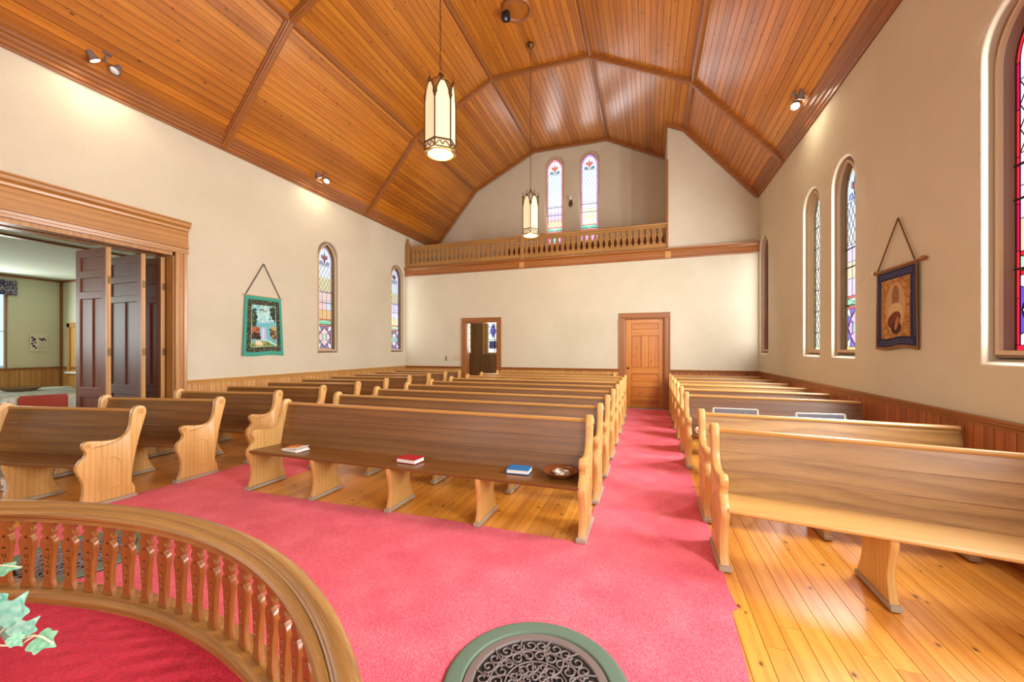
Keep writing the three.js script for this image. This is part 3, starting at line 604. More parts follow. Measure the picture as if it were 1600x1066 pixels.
{ // poster and valance on the far hall wall
  const c = document.createElement('canvas'); c.width = 128; c.height = 160; const x = c.getContext('2d');
  x.fillStyle = '#e4ded0'; x.fillRect(0, 0, 128, 160);
  for (const [a, b, q] of [[18, 34, 9], [34, 50, 12], [22, 62, 8], [18, 90, 10], [40, 78, 9], [30, 112, 11], [46, 128, 8], [72, 44, 8], [86, 52, 10], [102, 44, 9], [114, 56, 8], [94, 64, 6]]) { x.fillStyle = a % 4 ? '#3a3450' : '#6c6488'; x.beginPath(); x.arc(a, b, q, 0, 6.2832); x.closePath(); x.fill(); }
  x.fillStyle = '#9aa08c'; for (let y = 84; y < 148; y += 7) x.fillRect(64, y, 50, 2);
  const t = new THREE.CanvasTexture(c); t.colorSpace = THREE.SRGBColorSpace;
  const p = mesh('poster', new THREE.BoxGeometry(0.32, 0.47, 0.012), std({ map: t, roughness: 0.8 }));
  p.position.set(HX + 0.012, 1.57, -5.99); p.rotation.y = Math.PI / 2;
  tag(p, 'small printed poster with dark flower shapes on the cream hall wall', 'poster');
  const n = makeNoise(31), vt = texture(128, 64, (u, v, q) => { const k = n(u * 24, v * 12, 24, 12); mixc([0.24, 0.24, 0.34], [0.72, 0.7, 0.74], k > 0.62 ? 1 : k * 0.5, q); }, 0.5, 0.25);
  const wav = []; for (let i = 0; i <= 40; i++) wav.push([-0.8 + i * 0.04, 0.05 + 0.03 * Math.sin(i * 1.3)]);
  for (let i = 40; i >= 0; i--) wav.push([-0.8 + i * 0.04, 0.04 + 0.03 * Math.sin(i * 1.3)]);
  const val = mesh('valance', grain(straight(wav, V(HX, 2.78, -4.8), V(HX, 3.16, -4.8), V(0, 0, 1), V(1, 0, 0), 0.8), 2), std({ map: vt, roughness: 0.95 }));
  tag(val, 'dark patterned fabric valance over the hall window', 'curtain');
}
{ // folding table with a pale cloth, chairs, basket
  const t = thing('folding_table', 'white topped folding table in the hall', 'table', -8.99, 0, -3.49, -0.34);
  mesh('table_top', rbox(1.85, 0.03, 0.72, 0, 0.72, 0, 0.01), M.white, t);
  for (const [sx, sz] of [[-1, -1], [1, -1], [1, 1], [-1, 1]]) mesh('leg', cyl(0.013, 0.013, 0.7, sx * 0.78, 0.355, sz * 0.3, 8), M.ironDark, t);
  const n = makeNoise(41), ct = texture(256, 128, (u, v, q) => { const k = n(u * 40, v * 20, 40, 20); mixc([0.9, 0.9, 0.84], [0.6, 0.72, 0.62], k > 0.72 ? 0.8 : 0.1, q); }, 1.2, 0.6);
  const cl = [];
  const wob = (s, a) => 0.012 * Math.sin(s * 26 + a);
  const ring = (grow, y, wv) => { const q = []; for (let i = 0; i < 64; i++) { const a = i / 64 * 4, e = Math.floor(a), f = a - e, W = 0.945 + grow, D = 0.375 + grow, w = wv * wob(a, e); q.push([[-W + 2 * W * f, y, -D - w], [W + w, y, -D + 2 * D * f], [W - 2 * W * f, y, D + w], [-W - w, y, D - 2 * D * f]][e]); } return q; };
  const r1 = ring(0, 0.742, 0), r2 = ring(0.02, 0.73, 0.5), r3 = ring(0.035, 0.5, 2), pos = [];
  const quad = (A, B) => { for (let i = 0; i < 64; i++) { const j = (i + 1) % 64; pos.push(...A[i], ...B[j], ...B[i], ...A[i], ...A[j], ...B[j]); } };
  quad(r1, r2); quad(r2, r3); for (let i = 0; i < 64; i++) pos.push(0, 0.742, 0, ...r1[(i + 1) % 64], ...r1[i]);
  const g = new THREE.BufferGeometry(); g.setAttribute('position', new THREE.Float32BufferAttribute(pos, 3)); g.computeVertexNormals();
  const cm = mesh('tablecloth', grain(toCreasedNormals(g, 0.9), 0), std({ map: ct, roughness: 0.9, side: THREE.DoubleSide }));
  cm.position.set(-8.99, 0, -3.49); cm.rotation.y = -0.34; tag(cm, 'pale sprigged tablecloth draped over the hall table', 'tablecloth');
  const shell = (name, label, x, z, turn, colour) => {
    const c = thing(name, label, 'chair', x, 0, z, turn, 'moulded chairs round the hall table'), m = std({ color: colour, roughness: 0.45 });
    const prof = []; for (let i = 0; i <= 8; i++) prof.push([-0.21 + 0.42 * i / 8, 0.02 * Math.pow(Math.abs(i / 4 - 1), 2)]); for (let i = 8; i >= 0; i--) prof.push([-0.205 + 0.41 * i / 8, 0.012 + 0.02 * Math.pow(Math.abs(i / 4 - 1), 2)]);
    mesh('backrest', loft(prof, [[0.46, -0.02, 0.94], [0.6, -0.05, 1], [0.78, -0.08, 1], [0.82, -0.085, 0.9]].map(([y, z, s]) => ({ o: V(0, y, -0.17 + z), a: V(s, 0, 0), b: V(0, 0, 1) })), 0.8), m, c);
    mesh('seat', rbox(0.42, 0.025, 0.4, 0, 0.45, 0.02, 0.012, 2), m, c);
    for (const [sx, sz] of [[-1, -1], [1, -1], [1, 1], [-1, 1]]) mesh('leg', tube([V(sx * 0.17, 0.44, sz * 0.15), V(sx * 0.2, 0.01, sz * 0.2)], 0.011, 2, 8), M.ironDark, c);
  };
  shell('moulded_chair', 'dark red moulded chair in front of the hall table', -7.46, -2.92, -1.9, 0x8a2c16);
  shell('moulded_chair', 'bright orange moulded chair behind the hall table', -9.95, -4.4, 0.5, 0xd9571c);
  shell('moulded_chair', 'orange moulded chair at the end of the hall table', -8.45, -2.6, 2.75, 0xc85420);
  const b = thing('basket', 'shallow woven basket lying on the hall tablecloth', 'basket', -9.35, 0.744, -3.42);
  mesh('bowl', lathe([[0.02, 0.0], [0.16, 0.004], [0.24, 0.05], [0.25, 0.055], [0.165, 0.012], [0.02, 0.008]], 24), std({ color: 0x9a7a58, roughness: 0.9 }), b);
}

// ---------------------------------------------------------------- gallery front
{
  const z = ZB, t = structGroup('trim_60');
  const fascia = [[0, 0], [0.05, 0], [0.056, 0.02], [0.04, 0.03], [0.04, 0.165], [0.055, 0.18], [0.07, 0.2], [0.09, 0.21], [0.095, 0.235], [0.06, 0.245], [0, 0.245]];
  mesh('beam', grain(straight(fascia, V(XL, 3.465, z), V(XR, 3.465, z), V(0, 0, 1), V(0, 1, 0), 0.35), 0), M.trim, t);
  for (const x of [-3.08, 0.42]) mesh('block', grain(rbox(0.13, 0.15, 0.06, x, 3.56, z + 0.03, 0.006), 0), M.cap, t);
  const g = thing('gallery_railing', 'brown wooden gallery railing with flat sawn balusters above the white wall', 'railing', 0, 0, z - 0.02);
  mesh('bottom_rail', grain(rbox(0.42 - XL, 0.07, 0.07, (0.42 + XL) / 2, 3.765, 0, 0.006), 0), M.rail, g);
  mesh('bottom_rail', grain(rbox(0.42 - XL, 0.045, 0.05, (0.42 + XL) / 2, 3.815, 0, 0.006), 0), M.rail, g);
  mesh('top_rail', grain(straight([[-0.045, 0], [-0.05, 0.03], [-0.03, 0.055], [0.03, 0.055], [0.05, 0.03], [0.045, 0]], V(-6.45, 4.26, 0), V(0.42, 4.26, 0), V(0, 0, 1), V(0, 1, 0), 0.5), 0), M.rail, g);
  mesh('top_rail', grain(rbox(6.87, 0.07, 0.04, -3.015, 4.225, 0, 0.004), 0), M.rail, g);
  const half = [[0.048, 0], [0.048, 0.02], [0.03, 0.06], [0.026, 0.08], [0.045, 0.17], [0.056, 0.2], [0.052, 0.235], [0.034, 0.25], [0.048, 0.27], [0.034, 0.29], [0.034, 0.36]];
  const out = [...half, ...half.map(([x, y]) => [-x, y]).reverse()];
  const bal = grain(extrude(out, 0.026, { bevel: 0.003, seg: 1, holes: [disc(0, 0.15, 0.01, 6), disc(0, 0.09, 0.007, 6), disc(0, 0.22, 0.009, 6)] }).translate(0, 0, -0.013), 1);
  for (let x = -6.33; x < 0.38; x += 0.1345) { if (Math.abs(x + 3.08) < 0.07) continue; mesh('baluster', bal, M.rail, g).position.set(x, 3.835, 0); }
  mesh('post', grain(rbox(0.09, 0.62, 0.09, -3.08, 4.0, 0.005, 0.006), 1), M.rail, g);
  mesh('post', grain(merge([rbox(0.1, 0.72, 0.1, -6.5, 4.03, 0.005, 0.006), lathe([[0, 0], [0.05, 0], [0.052, 0.02], [0.03, 0.035], [0.022, 0.06], [0.038, 0.09], [0.036, 0.12], [0.02, 0.14], [0.012, 0.16], [0, 0.18]], 14).translate(-6.5, 4.39, 0.005)]), 1), M.rail, g);
  struct('trim_61', grain(spanBox(0.385, 0.43, 3.72, 5.75, z - 0.16, z + 0.02), 1), M.trim);
}
{
  const t = thing('gallery_bench', 'dark brown bench standing behind the gallery railing', 'bench', -1.65, 3.7, -10.35);
  for (const [i, y] of [0.15, 0.28, 0.41].entries()) mesh('back_board', grain(rbox(4.0, 0.125, 0.025, 0, y, 0.03 - 0.015 * i, 0.004), 0, i), M.mahogany, t);
  mesh('seat', grain(rbox(4.0, 0.03, 0.36, 0, 0.4, -0.2, 0.006), 0), M.mahogany, t);
  for (const x of [-1.95, 0, 1.95]) mesh('end_panel', grain(rbox(0.04, 0.5, 0.42, x, 0.25, -0.18, 0.006), 1), M.mahogany, t);
}
// ---------------------------------------------------------------- carpet, platform, communion rail
{
  const pts = [[-4.63, 3.9], [0.43, 3.9], [0.425, -1.2], [0.405, -1.9], [0.42, -2.38], [0.455, -2.42], [0.44, -2.62], [0.45, -2.8], [0.43, -9.72], [-0.45, -9.72], [-0.45, -2.87], [-1.6, -2.9], [-2.6, -2.88], [-3.72, -2.86], [-3.72, -9.72], [-4.63, -9.72], [-4.62, -2.9], [-4.66, -2.4]].map(([x, z]) => [x, -z]);
  const c = mesh('carpet', grain(extrude(pts, 0.009, { bevel: 0.003, seg: 2 }).rotateX(-Math.PI / 2), 0), M.carpet);
  tag(c, 'worn red carpet filling the front of the church and running down both aisles', 'carpet');
}
const RC = { x: -2.17, z: 1.28 }, polar = (r, deg) => { const a = deg * Math.PI / 180; return [RC.x + r * Math.sin(a), RC.z - r * Math.cos(a)]; };
{
  const pts = []; for (let d = -85; d <= 85; d += 5) { const [x, z] = polar(2.6, d); pts.push([x, -z]); }
  pts.push([RC.x + 2.6, -3.95], [RC.x - 2.6, -3.95]);
  struct('floor_platform', grain(extrude(pts, 0.15, { bevel: 0.01 }).rotateX(-Math.PI / 2), 0), M.shadedCarpet, 'deep red carpeted platform inside the curved rail');  // carpet red darkened to carry the shade inside the rail
  const A0 = -78, A1 = 42;
  const wander = d => { const f = Math.max(d, -24) * Math.PI / 180; return -0.3568 * f ** 3 + 0.1455 * f * f + 0.0423 * f - 0.0102; };      // the rail is not a true circle
  const frames = (r, y, n = 64) => Array.from({ length: n + 1 }, (_, i) => { const d = A0 + (A1 - A0) * i / n, a = d * Math.PI / 180, [x, z] = polar(r + wander(d), d); return { o: V(x, y, z), a: V(Math.sin(a), 0, -Math.cos(a)), b: V(0, 1, 0) }; });
  const curved = (prof, r, y, crease = 0.5) => { const g = loft(prof, frames(r, y), crease), p = g.attributes.position, uv = new Float32Array(p.count * 2); for (let i = 0; i < p.count; i++) { const dx = p.getX(i) - RC.x, dz = p.getZ(i) - RC.z; uv[2 * i] = Math.atan2(dx, -dz) * 2.5; uv[2 * i + 1] = Math.hypot(dx, dz) + p.getY(i); } g.setAttribute('uv', new THREE.BufferAttribute(uv, 2)); return g; };
  const t = thing('communion_rail', 'curved low communion rail of carved brown balusters on the red platform', 'railing', 0, 0, 0);
  mesh('handrail', curved([[-0.006, 0.6], [-0.004, 0.607], [0.004, 0.615], [0.018, 0.62], [0.034, 0.619], [0.047, 0.611], [0.054, 0.598], [0.052, 0.584], [0.045, 0.575], [-0.01, 0.575], [-0.012, 0.594]], 2.53, 0), M.rail, t);
  mesh('rail_moulding', curved([[-0.014, 0.596], [-0.024, 0.595], [-0.037, 0.588], [-0.044, 0.576], [-0.042, 0.564], [-0.032, 0.556], [-0.022, 0.548], [-0.022, 0.53], [0.03, 0.53], [0.03, 0.576], [-0.01, 0.576]], 2.53, 0), M.rail, t);
  mesh('base_rail', curved([[-0.06, 0.15], [-0.06, 0.178], [-0.052, 0.184], [-0.048, 0.19], [-0.04, 0.196], [0.045, 0.2], [0.055, 0.19], [0.058, 0.15]], 2.53, 0), M.rail, t);
  const H = 0.335, half = [[0.039, 0], [0.039, 0.012], [0.03, 0.03], [0.025, 0.055], [0.0265, 0.09], [0.033, 0.15], [0.04, 0.19], [0.0475, 0.212], [0.049, 0.232], [0.043, 0.248], [0.03, 0.2575], [0.026, 0.262], [0.034, 0.266], [0.0425, 0.276], [0.0425, 0.286], [0.034, 0.296], [0.026, 0.3], [0.026, 0.305], [0.042, 0.309], [0.042, H]];
  const out = [...half, ...half.map(([x, y]) => [-x, y]).reverse()];
  const holes = [[[0, 0.262], [-0.012, 0.245], [0.012, 0.245]], disc(0, 0.185, 0.014, 10, 0.2, Math.PI - 0.2), [[-0.011, 0.165], [-0.003, 0.16], [-0.003, 0.14], [-0.012, 0.15]], [[0.011, 0.165], [0.012, 0.15], [0.003, 0.14], [0.003, 0.16]], disc(0, 0.128, 0.0045, 6), [[-0.01, 0.118], [-0.003, 0.112], [-0.004, 0.098], [-0.01, 0.104]], [[0.01, 0.118], [0.01, 0.104], [0.004, 0.098], [0.003, 0.112]], [[-0.009, 0.086], [-0.009, 0.068], [0.009, 0.068], [0.009, 0.086]]];
  const bal = grain(extrude(out.map(([x, y]) => [x * 0.8, y]), 0.024, { bevel: 0.0025, seg: 1, holes: holes.map(h => h.map(([x, y]) => [x * 0.9, y])) }).translate(0, 0, -0.012), 1);
  for (let d = 17.13 + 2.75 * 8; d > A0 + 1; d -= 2.75) { const [x, z] = polar(2.525 + wander(d), d), b = mesh('baluster', bal, M.baluster, t); b.position.set(x, 0.198, z); b.rotation.y = -d * Math.PI / 180; }
  const [nx, nz] = polar(2.5, A1 + 1);
  mesh('newel_post', grain(rbox(0.1, 0.52, 0.1, nx, 0.41, nz, 0.01), 1), M.rail, t);
}
// ---------------------------------------------------------------- pews
const endOutline = smooth([[0.0, 0.03], [0.024, 0.1], [0.03, 0.19], [0.012, 0.27], [-0.017, 0.345], [-0.014, 0.385], [0.01, 0.425], [0.042, 0.455], [0.045, 0.49], [0.026, 0.525], [0.026, 0.56], [0.05, 0.583], [0.1, 0.58], [0.18, 0.567], [0.26, 0.567], [0.318, 0.59], [0.352, 0.645], [0.364, 0.722], [0.374, 0.795], [0.398, 0.838], [0.437, 0.85], [0.472, 0.833], [0.484, 0.796], [0.474, 0.74], [0.437, 0.6], [0.396, 0.4], [0.37, 0.222], [0.369, 0.14]], 3, false);
const endPts = [...endOutline, [0.392, 0.098], [0.396, 0.03]];
const TH = 0.052;
const endGeo = grain(extrude(endPts, TH, { bevel: 0.007, seg: 2 }).rotateY(Math.PI / 2), 1);
const legPts = [...smooth([[0.0, 0.03], [0.02, 0.1], [0.03, 0.18], [0.014, 0.26], [-0.006, 0.33], [-0.008, 0.372]], 3, false), ...smooth([[0.33, 0.372], [0.325, 0.31], [0.3, 0.22], [0.315, 0.13], [0.365, 0.03]], 3, false)];
const legGeo = grain(extrude(legPts, 0.04, { bevel: 0.004, seg: 1 }).rotateY(Math.PI / 2), 1);
const shoeGeo = rbox(0.075, 0.03, 0.43, 0, 0.015, -0.2, 0.005);
const legShoeGeo = rbox(0.055, 0.03, 0.4, 0, 0.015, -0.185, 0.005);
const rosette = (r) => merge([cyl(r, r * 1.1, 0.006, 0, 0, 0, 16), new THREE.SphereGeometry(r * 0.3, 8, 6).translate(0, 0.003, 0), ...Array.from({ length: 8 }, (_, i) => new THREE.SphereGeometry(r * 0.22, 6, 4).scale(1.5, 0.7, 0.8).translate(r * 0.62, 0.004, 0).rotateY(i * Math.PI / 4))]).rotateZ(-Math.PI / 2);
const rosBig = rosette(0.03), rosSmall = rosette(0.021);
const archTube = tube(new THREE.CatmullRomCurve3([[0.13, 0.145], [0.13, 0.25], [0.13, 0.335], [0.145, 0.38], [0.178, 0.408], [0.21, 0.417], [0.242, 0.408], [0.275, 0.38], [0.29, 0.335], [0.29, 0.25], [0.29, 0.145], [0.21, 0.142]].map(([d, y]) => V(0, y, -d)), true, 'catmullrom', 0.2), 0.006, 60, 6, true);
const armGroove = tube([V(0, 0.52, -0.09), V(0, 0.53, -0.17), V(0, 0.548, -0.25), V(0, 0.575, -0.3)], 0.003, 12, 5);
function pew({ label, group, x0, x1, zf, aisle, skew = 0, ends, legs, wood: wm, cap, seat = wm, endMat = M.oak }) {
  const xa = aisle === 'right' ? x1 : x0, t = thing('pew', label, 'pew', xa, 0.009, zf, 0, group);
  const l0 = x0 - xa, l1 = x1 - xa, sh = x => skew * Math.abs(x);
  const in0 = l0 + (ends[0] ? TH - 0.01 : 0), in1 = l1 - (ends[1] ? TH - 0.01 : 0);
  const run = (prof, ou) => grain(loft(prof, [in0, in1].map(x => ({ o: V(x, 0, sh(x)), a: V(0, 0, -1), b: V(0, 1, 0) })), 0.5), 0, ou, rr(0, 5));
  mesh('seat', run([[-0.004, 0.366], [-0.014, 0.374], [-0.015, 0.386], [-0.006, 0.396], [0.05, 0.397], [0.36, 0.385], [0.36, 0.362]], rr(0, 9)), seat, t);
  const f = s => [0.338 + 0.075 * s + 0.022 * s * s, 0.384 + 0.412 * s];
  for (const [a, b, o] of [[0, 0.33, 0], [0.336, 0.662, 0.001], [0.668, 1, 0]]) {
    const m = (a + b) / 2, P = [f(a), f(m), f(b)].map(([d, y]) => [d + o, y]);
    mesh('back_board', run([...P, ...P.slice().reverse().map(([d, y]) => [d + 0.022, y - 0.004])], rr(0, 9)), wm, t);
  }
  mesh('top_rail', run([[0.424, 0.79], [0.422, 0.803], [0.43, 0.814], [0.446, 0.818], [0.462, 0.814], [0.47, 0.802], [0.468, 0.788]], rr(0, 9)), cap ?? M.cap, t);
  [[0, l0, -1], [1, l1, 1]].forEach(([i, x, s]) => {
    if (!ends[i]) return;
    const e = mesh('end_panel', endGeo, endMat, t); e.position.set(s > 0 ? x - TH : x, 0, sh(x));
    const face = s > 0 ? TH : 0;
    const q = mesh('rosette', rosBig, endMat, e); q.position.set(face, 0.797, -0.437); if (s < 0) q.rotation.y = Math.PI;
    const w = mesh('rosette', rosSmall, endMat, e); w.position.set(face, 0.548, -0.058); if (s < 0) w.rotation.y = Math.PI;
    mesh('arch_moulding', archTube, endMat, e).position.x = face;
    mesh('arm_groove', armGroove, M.trim, e).position.x = face;
    mesh('shoe', shoeGeo, M.shoe, e).position.set(TH / 2, 0, 0.012);
  });
  for (const lx of legs) { const g = mesh('leg', legGeo, endMat, t); g.position.set(lx - xa - 0.02, 0, sh(lx - xa)); mesh('shoe', legShoeGeo, M.shoe, g).position.set(0.02, 0, 0.01); }
  return t;
}
const ORD = ['front', 'second', 'third', 'fourth', 'fifth', 'sixth', 'seventh', 'eighth', 'ninth', 'tenth'];
for (let k = 0; k < 8; k++) pew({ label: k ? `long dark pew between the two aisles, ${ORD[k]} row from the front` : 'front long dark pew with books and a wooden plate on its seat', group: 'long pews between the aisles', x0: -3.75, x1: -0.43, zf: -2.87 - 0.765 * k, aisle: 'right', ends: [1, 1], legs: [-2.93, -2.1, -1.27], wood: k > 5 ? M.golden : M.walnut });
pew({ label: 'short pew standing against the white wall between the two doors', x0: -3.68, x1: -0.72, zf: -9.1, aisle: 'right', ends: [1, 1], legs: [-2.7, -1.7], wood: M.golden });
const SKL = [0.2, 0.2, 0.185, 0.18, 0.17, 0.16, 0.15, 0.12, 0.08, 0.03], XLE = [-6.15, -6.12, -6.12, -6.22, -6.3, -6.34, -6.38, -6.44, -6.48, -6.5];
for (let k = 0; k < 10; k++) pew({ label: `short angled pew beside the folding doors and tapestry wall, ${ORD[k]} row from the front`, group: 'short pews along the tapestry wall', x0: XLE[k], x1: -4.6, zf: -2.02 - 0.763 * k, aisle: 'right', skew: SKL[k], ends: [k < 3, 1], legs: k < 3 ? [-5.38] : [-5.38, XLE[k] + 0.12], wood: M.walnut });
const ZR = [-2.8, -3.54, -5.06, -5.84, -6.63, -7.42, -8.21, -9.0], SKR = [0.17, 0.05, 0.08, 0.07, 0.07, 0.07, 0.04, 0];
const WR = [M.golden, M.golden, M.walnut, M.walnut, M.golden, M.golden, M.walnut, M.golden];
for (let k = 0; k < 8; k++) pew({ label: k < 2 ? ['golden brown front pew beside the floor grate on the window side', 'golden brown pew directly behind the front pew on the window side'][k] : `pew along the window wall, ${ORD[k]} row from the front`, group: k < 2 ? undefined : 'pews along the window wall', x0: 0.43, x1: k ? 2.2 : 2.14, zf: ZR[k], aisle: 'left', skew: SKR[k], ends: [1, 0], legs: [1.24, 2.02], wood: WR[k], seat: k < 2 ? M.oak : WR[k] });  // first two seats made lighter to carry the window light on them

// ---------------------------------------------------------------- things on the pews
{
  const sy = 0.409;
  const book = (name, label, x, z, turn, w, h, d, colour) => {
    const t = thing(name, label, 'book', x, sy, z, turn), m = std({ color: colour, roughness: 0.5 });
    mesh('cover', merge([rbox(w, 0.003, d, 0, 0.0015, 0, 0.001), rbox(w, 0.003, d, 0, h - 0.0015, 0, 0.001), rbox(0.004, h, d, -w / 2 + 0.002, h / 2, 0, 0.001)]), m, t);
    mesh('page_block', rbox(w - 0.01, h - 0.006, d - 0.01, 0.001, h / 2, 0, 0.001), M.white, t);
  };
  book('hymn_book', 'thick red hymn book lying on the front pew', -1.985, -3.03, -0.08, 0.2, 0.036, 0.14, 0xb8222e);
  book('hymn_book', 'blue hymn book lying beside the wooden plate', -0.985, -3.06, 0.05, 0.185, 0.034, 0.135, 0x1f74b8);
  const t = thing('pamphlets', 'small pile of white pamphlets with an orange cover at the pew end', 'booklet', -3.26, sy, -3.0, -0.1);
  mesh('booklet', rbox(0.2, 0.012, 0.15, 0, 0.006, 0, 0.002), M.white, t);
  mesh('booklet', rbox(0.19, 0.01, 0.15, -0.01, 0.017, 0.004, 0.002).rotateY(0.06), M.white, t);
  mesh('booklet', straight([[-0.09, 0], [-0.04, 0.002], [0.03, 0.006], [0.09, 0.014], [0.09, 0.02], [0.03, 0.012], [-0.04, 0.007], [-0.09, 0.005]], V(0, 0.023, -0.07), V(0.01, 0.023, 0.07), V(1, 0, 0), V(0, 1, 0), 0.8), M.white, t);
  mesh('booklet', rbox(0.12, 0.004, 0.09, -0.02, 0.033, -0.02, 0.001).rotateY(0.5), std({ color: 0xd8823a, roughness: 0.6 }), t);
  const p = thing('offering_plate', 'wooden offering plate filled with crumpled paper on the front pew', 'plate', -0.65, sy, -3.06);
  mesh('plate', lathe([[0, 0], [0.075, 0], [0.085, 0.006], [0.13, 0.04], [0.138, 0.045], [0.136, 0.05], [0.126, 0.046], [0.08, 0.014], [0, 0.012]], 32), woodMat(TEX.trim, { color: tint(0.7, 0.5, 0.4) }), p);
  for (let i = 0; i < 9; i++) { const g = new THREE.IcosahedronGeometry(rr(0.016, 0.026), 1), q = g.attributes.position; for (let k = 0; k < q.count; k++) { const s = 0.8 + 0.4 * Math.abs(Math.sin(q.getX(k) * 431 + q.getY(k) * 317 + q.getZ(k) * 523)); q.setXYZ(k, q.getX(k) * s, q.getY(k) * s * 0.7, q.getZ(k) * s); } g.computeVertexNormals(); const a = i * 2.4, r = 0.022 * Math.sqrt(i); mesh('paper', g.translate(r * Math.cos(a), 0.027 + (i < 3 ? 0.008 : 0), r * Math.sin(a)), i % 2 ? M.white : std({ color: 0x9a8878, roughness: 0.5, metalness: 0.3 }), p); }
  const bag = new THREE.IcosahedronGeometry(0.062, 3), q = bag.attributes.position; for (let k = 0; k < q.count; k++) { const s = 1 + 0.16 * Math.sin(q.getX(k) * 95 + 2 * q.getY(k) * 60) * Math.cos(q.getZ(k) * 80); q.setXYZ(k, q.getX(k) * s, Math.max(q.getY(k) * s * 0.75, -0.037), q.getZ(k) * s); } bag.computeVertexNormals();
  const bm = mesh('cloth_bundle', bag, M.white); bm.position.set(0.582, sy + 0.034, -5.14); tag(bm, 'crumpled white cloth bundle at the aisle end of a dark pew', 'cloth');
  const n = makeNoise(51), ft = texture(128, 128, (u, v, c) => { const k = n(u * 64, v * 64, 64, 64); mixc([0.52, 0.5, 0.52], [0.36, 0.35, 0.38], k, c); }, 0.3, 0.3);
  const fab = std({ map: ft, roughness: 0.95 }), metal = std({ color: 0xd2ccc0, roughness: 0.35, metalness: 0.3 });
  const chair = (x, z, turn, label) => {
    const t = thing('stacking_chair', label, 'chair', x, 0, z, turn, 'grey stacking chairs between two pews');
    mesh('backrest', grain(rbox(0.38, 0.3, 0.035, 0, 0.645, -0.2, 0.012, 2).rotateX(-0.02), 0), fab, t);
    mesh('seat', grain(rbox(0.4, 0.045, 0.38, 0, 0.43, 0.02, 0.015, 2), 0), fab, t);
    for (const s of [-1, 1]) {
      mesh('side_frame', tube(new THREE.CatmullRomCurve3([V(s * 0.2, 0.01, -0.21), V(s * 0.2, 0.3, -0.185), V(s * 0.2, 0.6, -0.195), V(s * 0.2, 0.79, -0.205)]), 0.012, 16, 8), metal, t);
      mesh('leg', tube([V(s * 0.2, 0.01, 0.2), V(s * 0.2, 0.42, 0.17)], 0.012, 4, 8), metal, t);
      mesh('seat_rail', tube([V(s * 0.2, 0.41, 0.18), V(s * 0.2, 0.41, -0.19)], 0.011, 4, 8), metal, t);
    }
    mesh('top_bar', tube([V(-0.2, 0.79, -0.205), V(0.2, 0.79, -0.205)], 0.006, 4, 8), metal, t);
  };
  chair(0.84, -4.37, 0.02, 'grey upholstered stacking chair behind the golden pews, closer to the aisle');
  chair(1.55, -4.27, 0.12, 'grey upholstered stacking chair behind the golden pews, closer to the windows');
}
// ---------------------------------------------------------------- floor grates
function spiral(cx, cz, r, turns, a0, dir) { const p = []; for (let i = 0; i <= 18; i++) { const s = i / 18, q = r * (1 - 0.82 * s), a = a0 + dir * turns * 2 * Math.PI * s; p.push(V(cx + q * Math.cos(a), 0, cz + q * Math.sin(a))); } return p; }
function grate(x, z, label) {
  const t = thing('floor_grate', label, 'floor grate', x, 0.007, z), R = 0.39;
  mesh('outer_ring', lathe([[0.306, 0.004], [0.308, 0.015], [0.314, 0.019], [0.368, 0.019], [0.382, 0.014], [R, 0.002], [0.306, 0.002]], 64), M.patina, t);
  mesh('inner_ring', lathe([[0.262, 0.004], [0.264, 0.012], [0.267, 0.014], [0.298, 0.014], [0.301, 0.012], [0.302, 0.004]], 64), M.iron, t);
  mesh('shade_disc', cyl(0.266, 0.266, 0.003, 0, 0.003, 0, 48), M.ironDark, t);  // flat dark disc painting the shade of the pit below
  const s = [];
  const ring = (n, rad, r, twist) => { for (let i = 0; i < n; i++) for (const d of [1, -1]) { const a = (i + 0.5 + d * 0.23) / n * 2 * Math.PI; s.push(tube(spiral(rad * Math.cos(a), rad * Math.sin(a), r, 1.25, a + Math.PI / 2 * (d * twist), d), 0.0042, 22, 5)); } };
  ring(12, 0.226, 0.034, 1); ring(10, 0.162, 0.034, -1); ring(7, 0.1, 0.032, 1); ring(4, 0.045, 0.024, -1);
  for (let i = 0; i < 12; i++) { const a = i / 12 * 2 * Math.PI; s.push(tube([V(0.05 * Math.cos(a), 0, 0.05 * Math.sin(a)), V(0.13 * Math.cos(a + 0.12), 0, 0.13 * Math.sin(a + 0.12)), V(0.2 * Math.cos(a - 0.08), 0, 0.2 * Math.sin(a - 0.08)), V(0.265 * Math.cos(a), 0, 0.265 * Math.sin(a))], 0.0042, 14, 5)); }
  for (const r of [0.13, 0.195]) s.push(new THREE.TorusGeometry(r, 0.0035, 5, 56).rotateX(Math.PI / 2));
  mesh('scrollwork', merge(s).scale(1, 1.2, 1).translate(0, 0.01, 0), M.iron, t);
}
grate(-0.436, -1.573, 'round iron floor grate with green ring beside the front golden pew');
grate(-3.63, -1.57, 'round iron floor grate seen through the communion rail balusters');

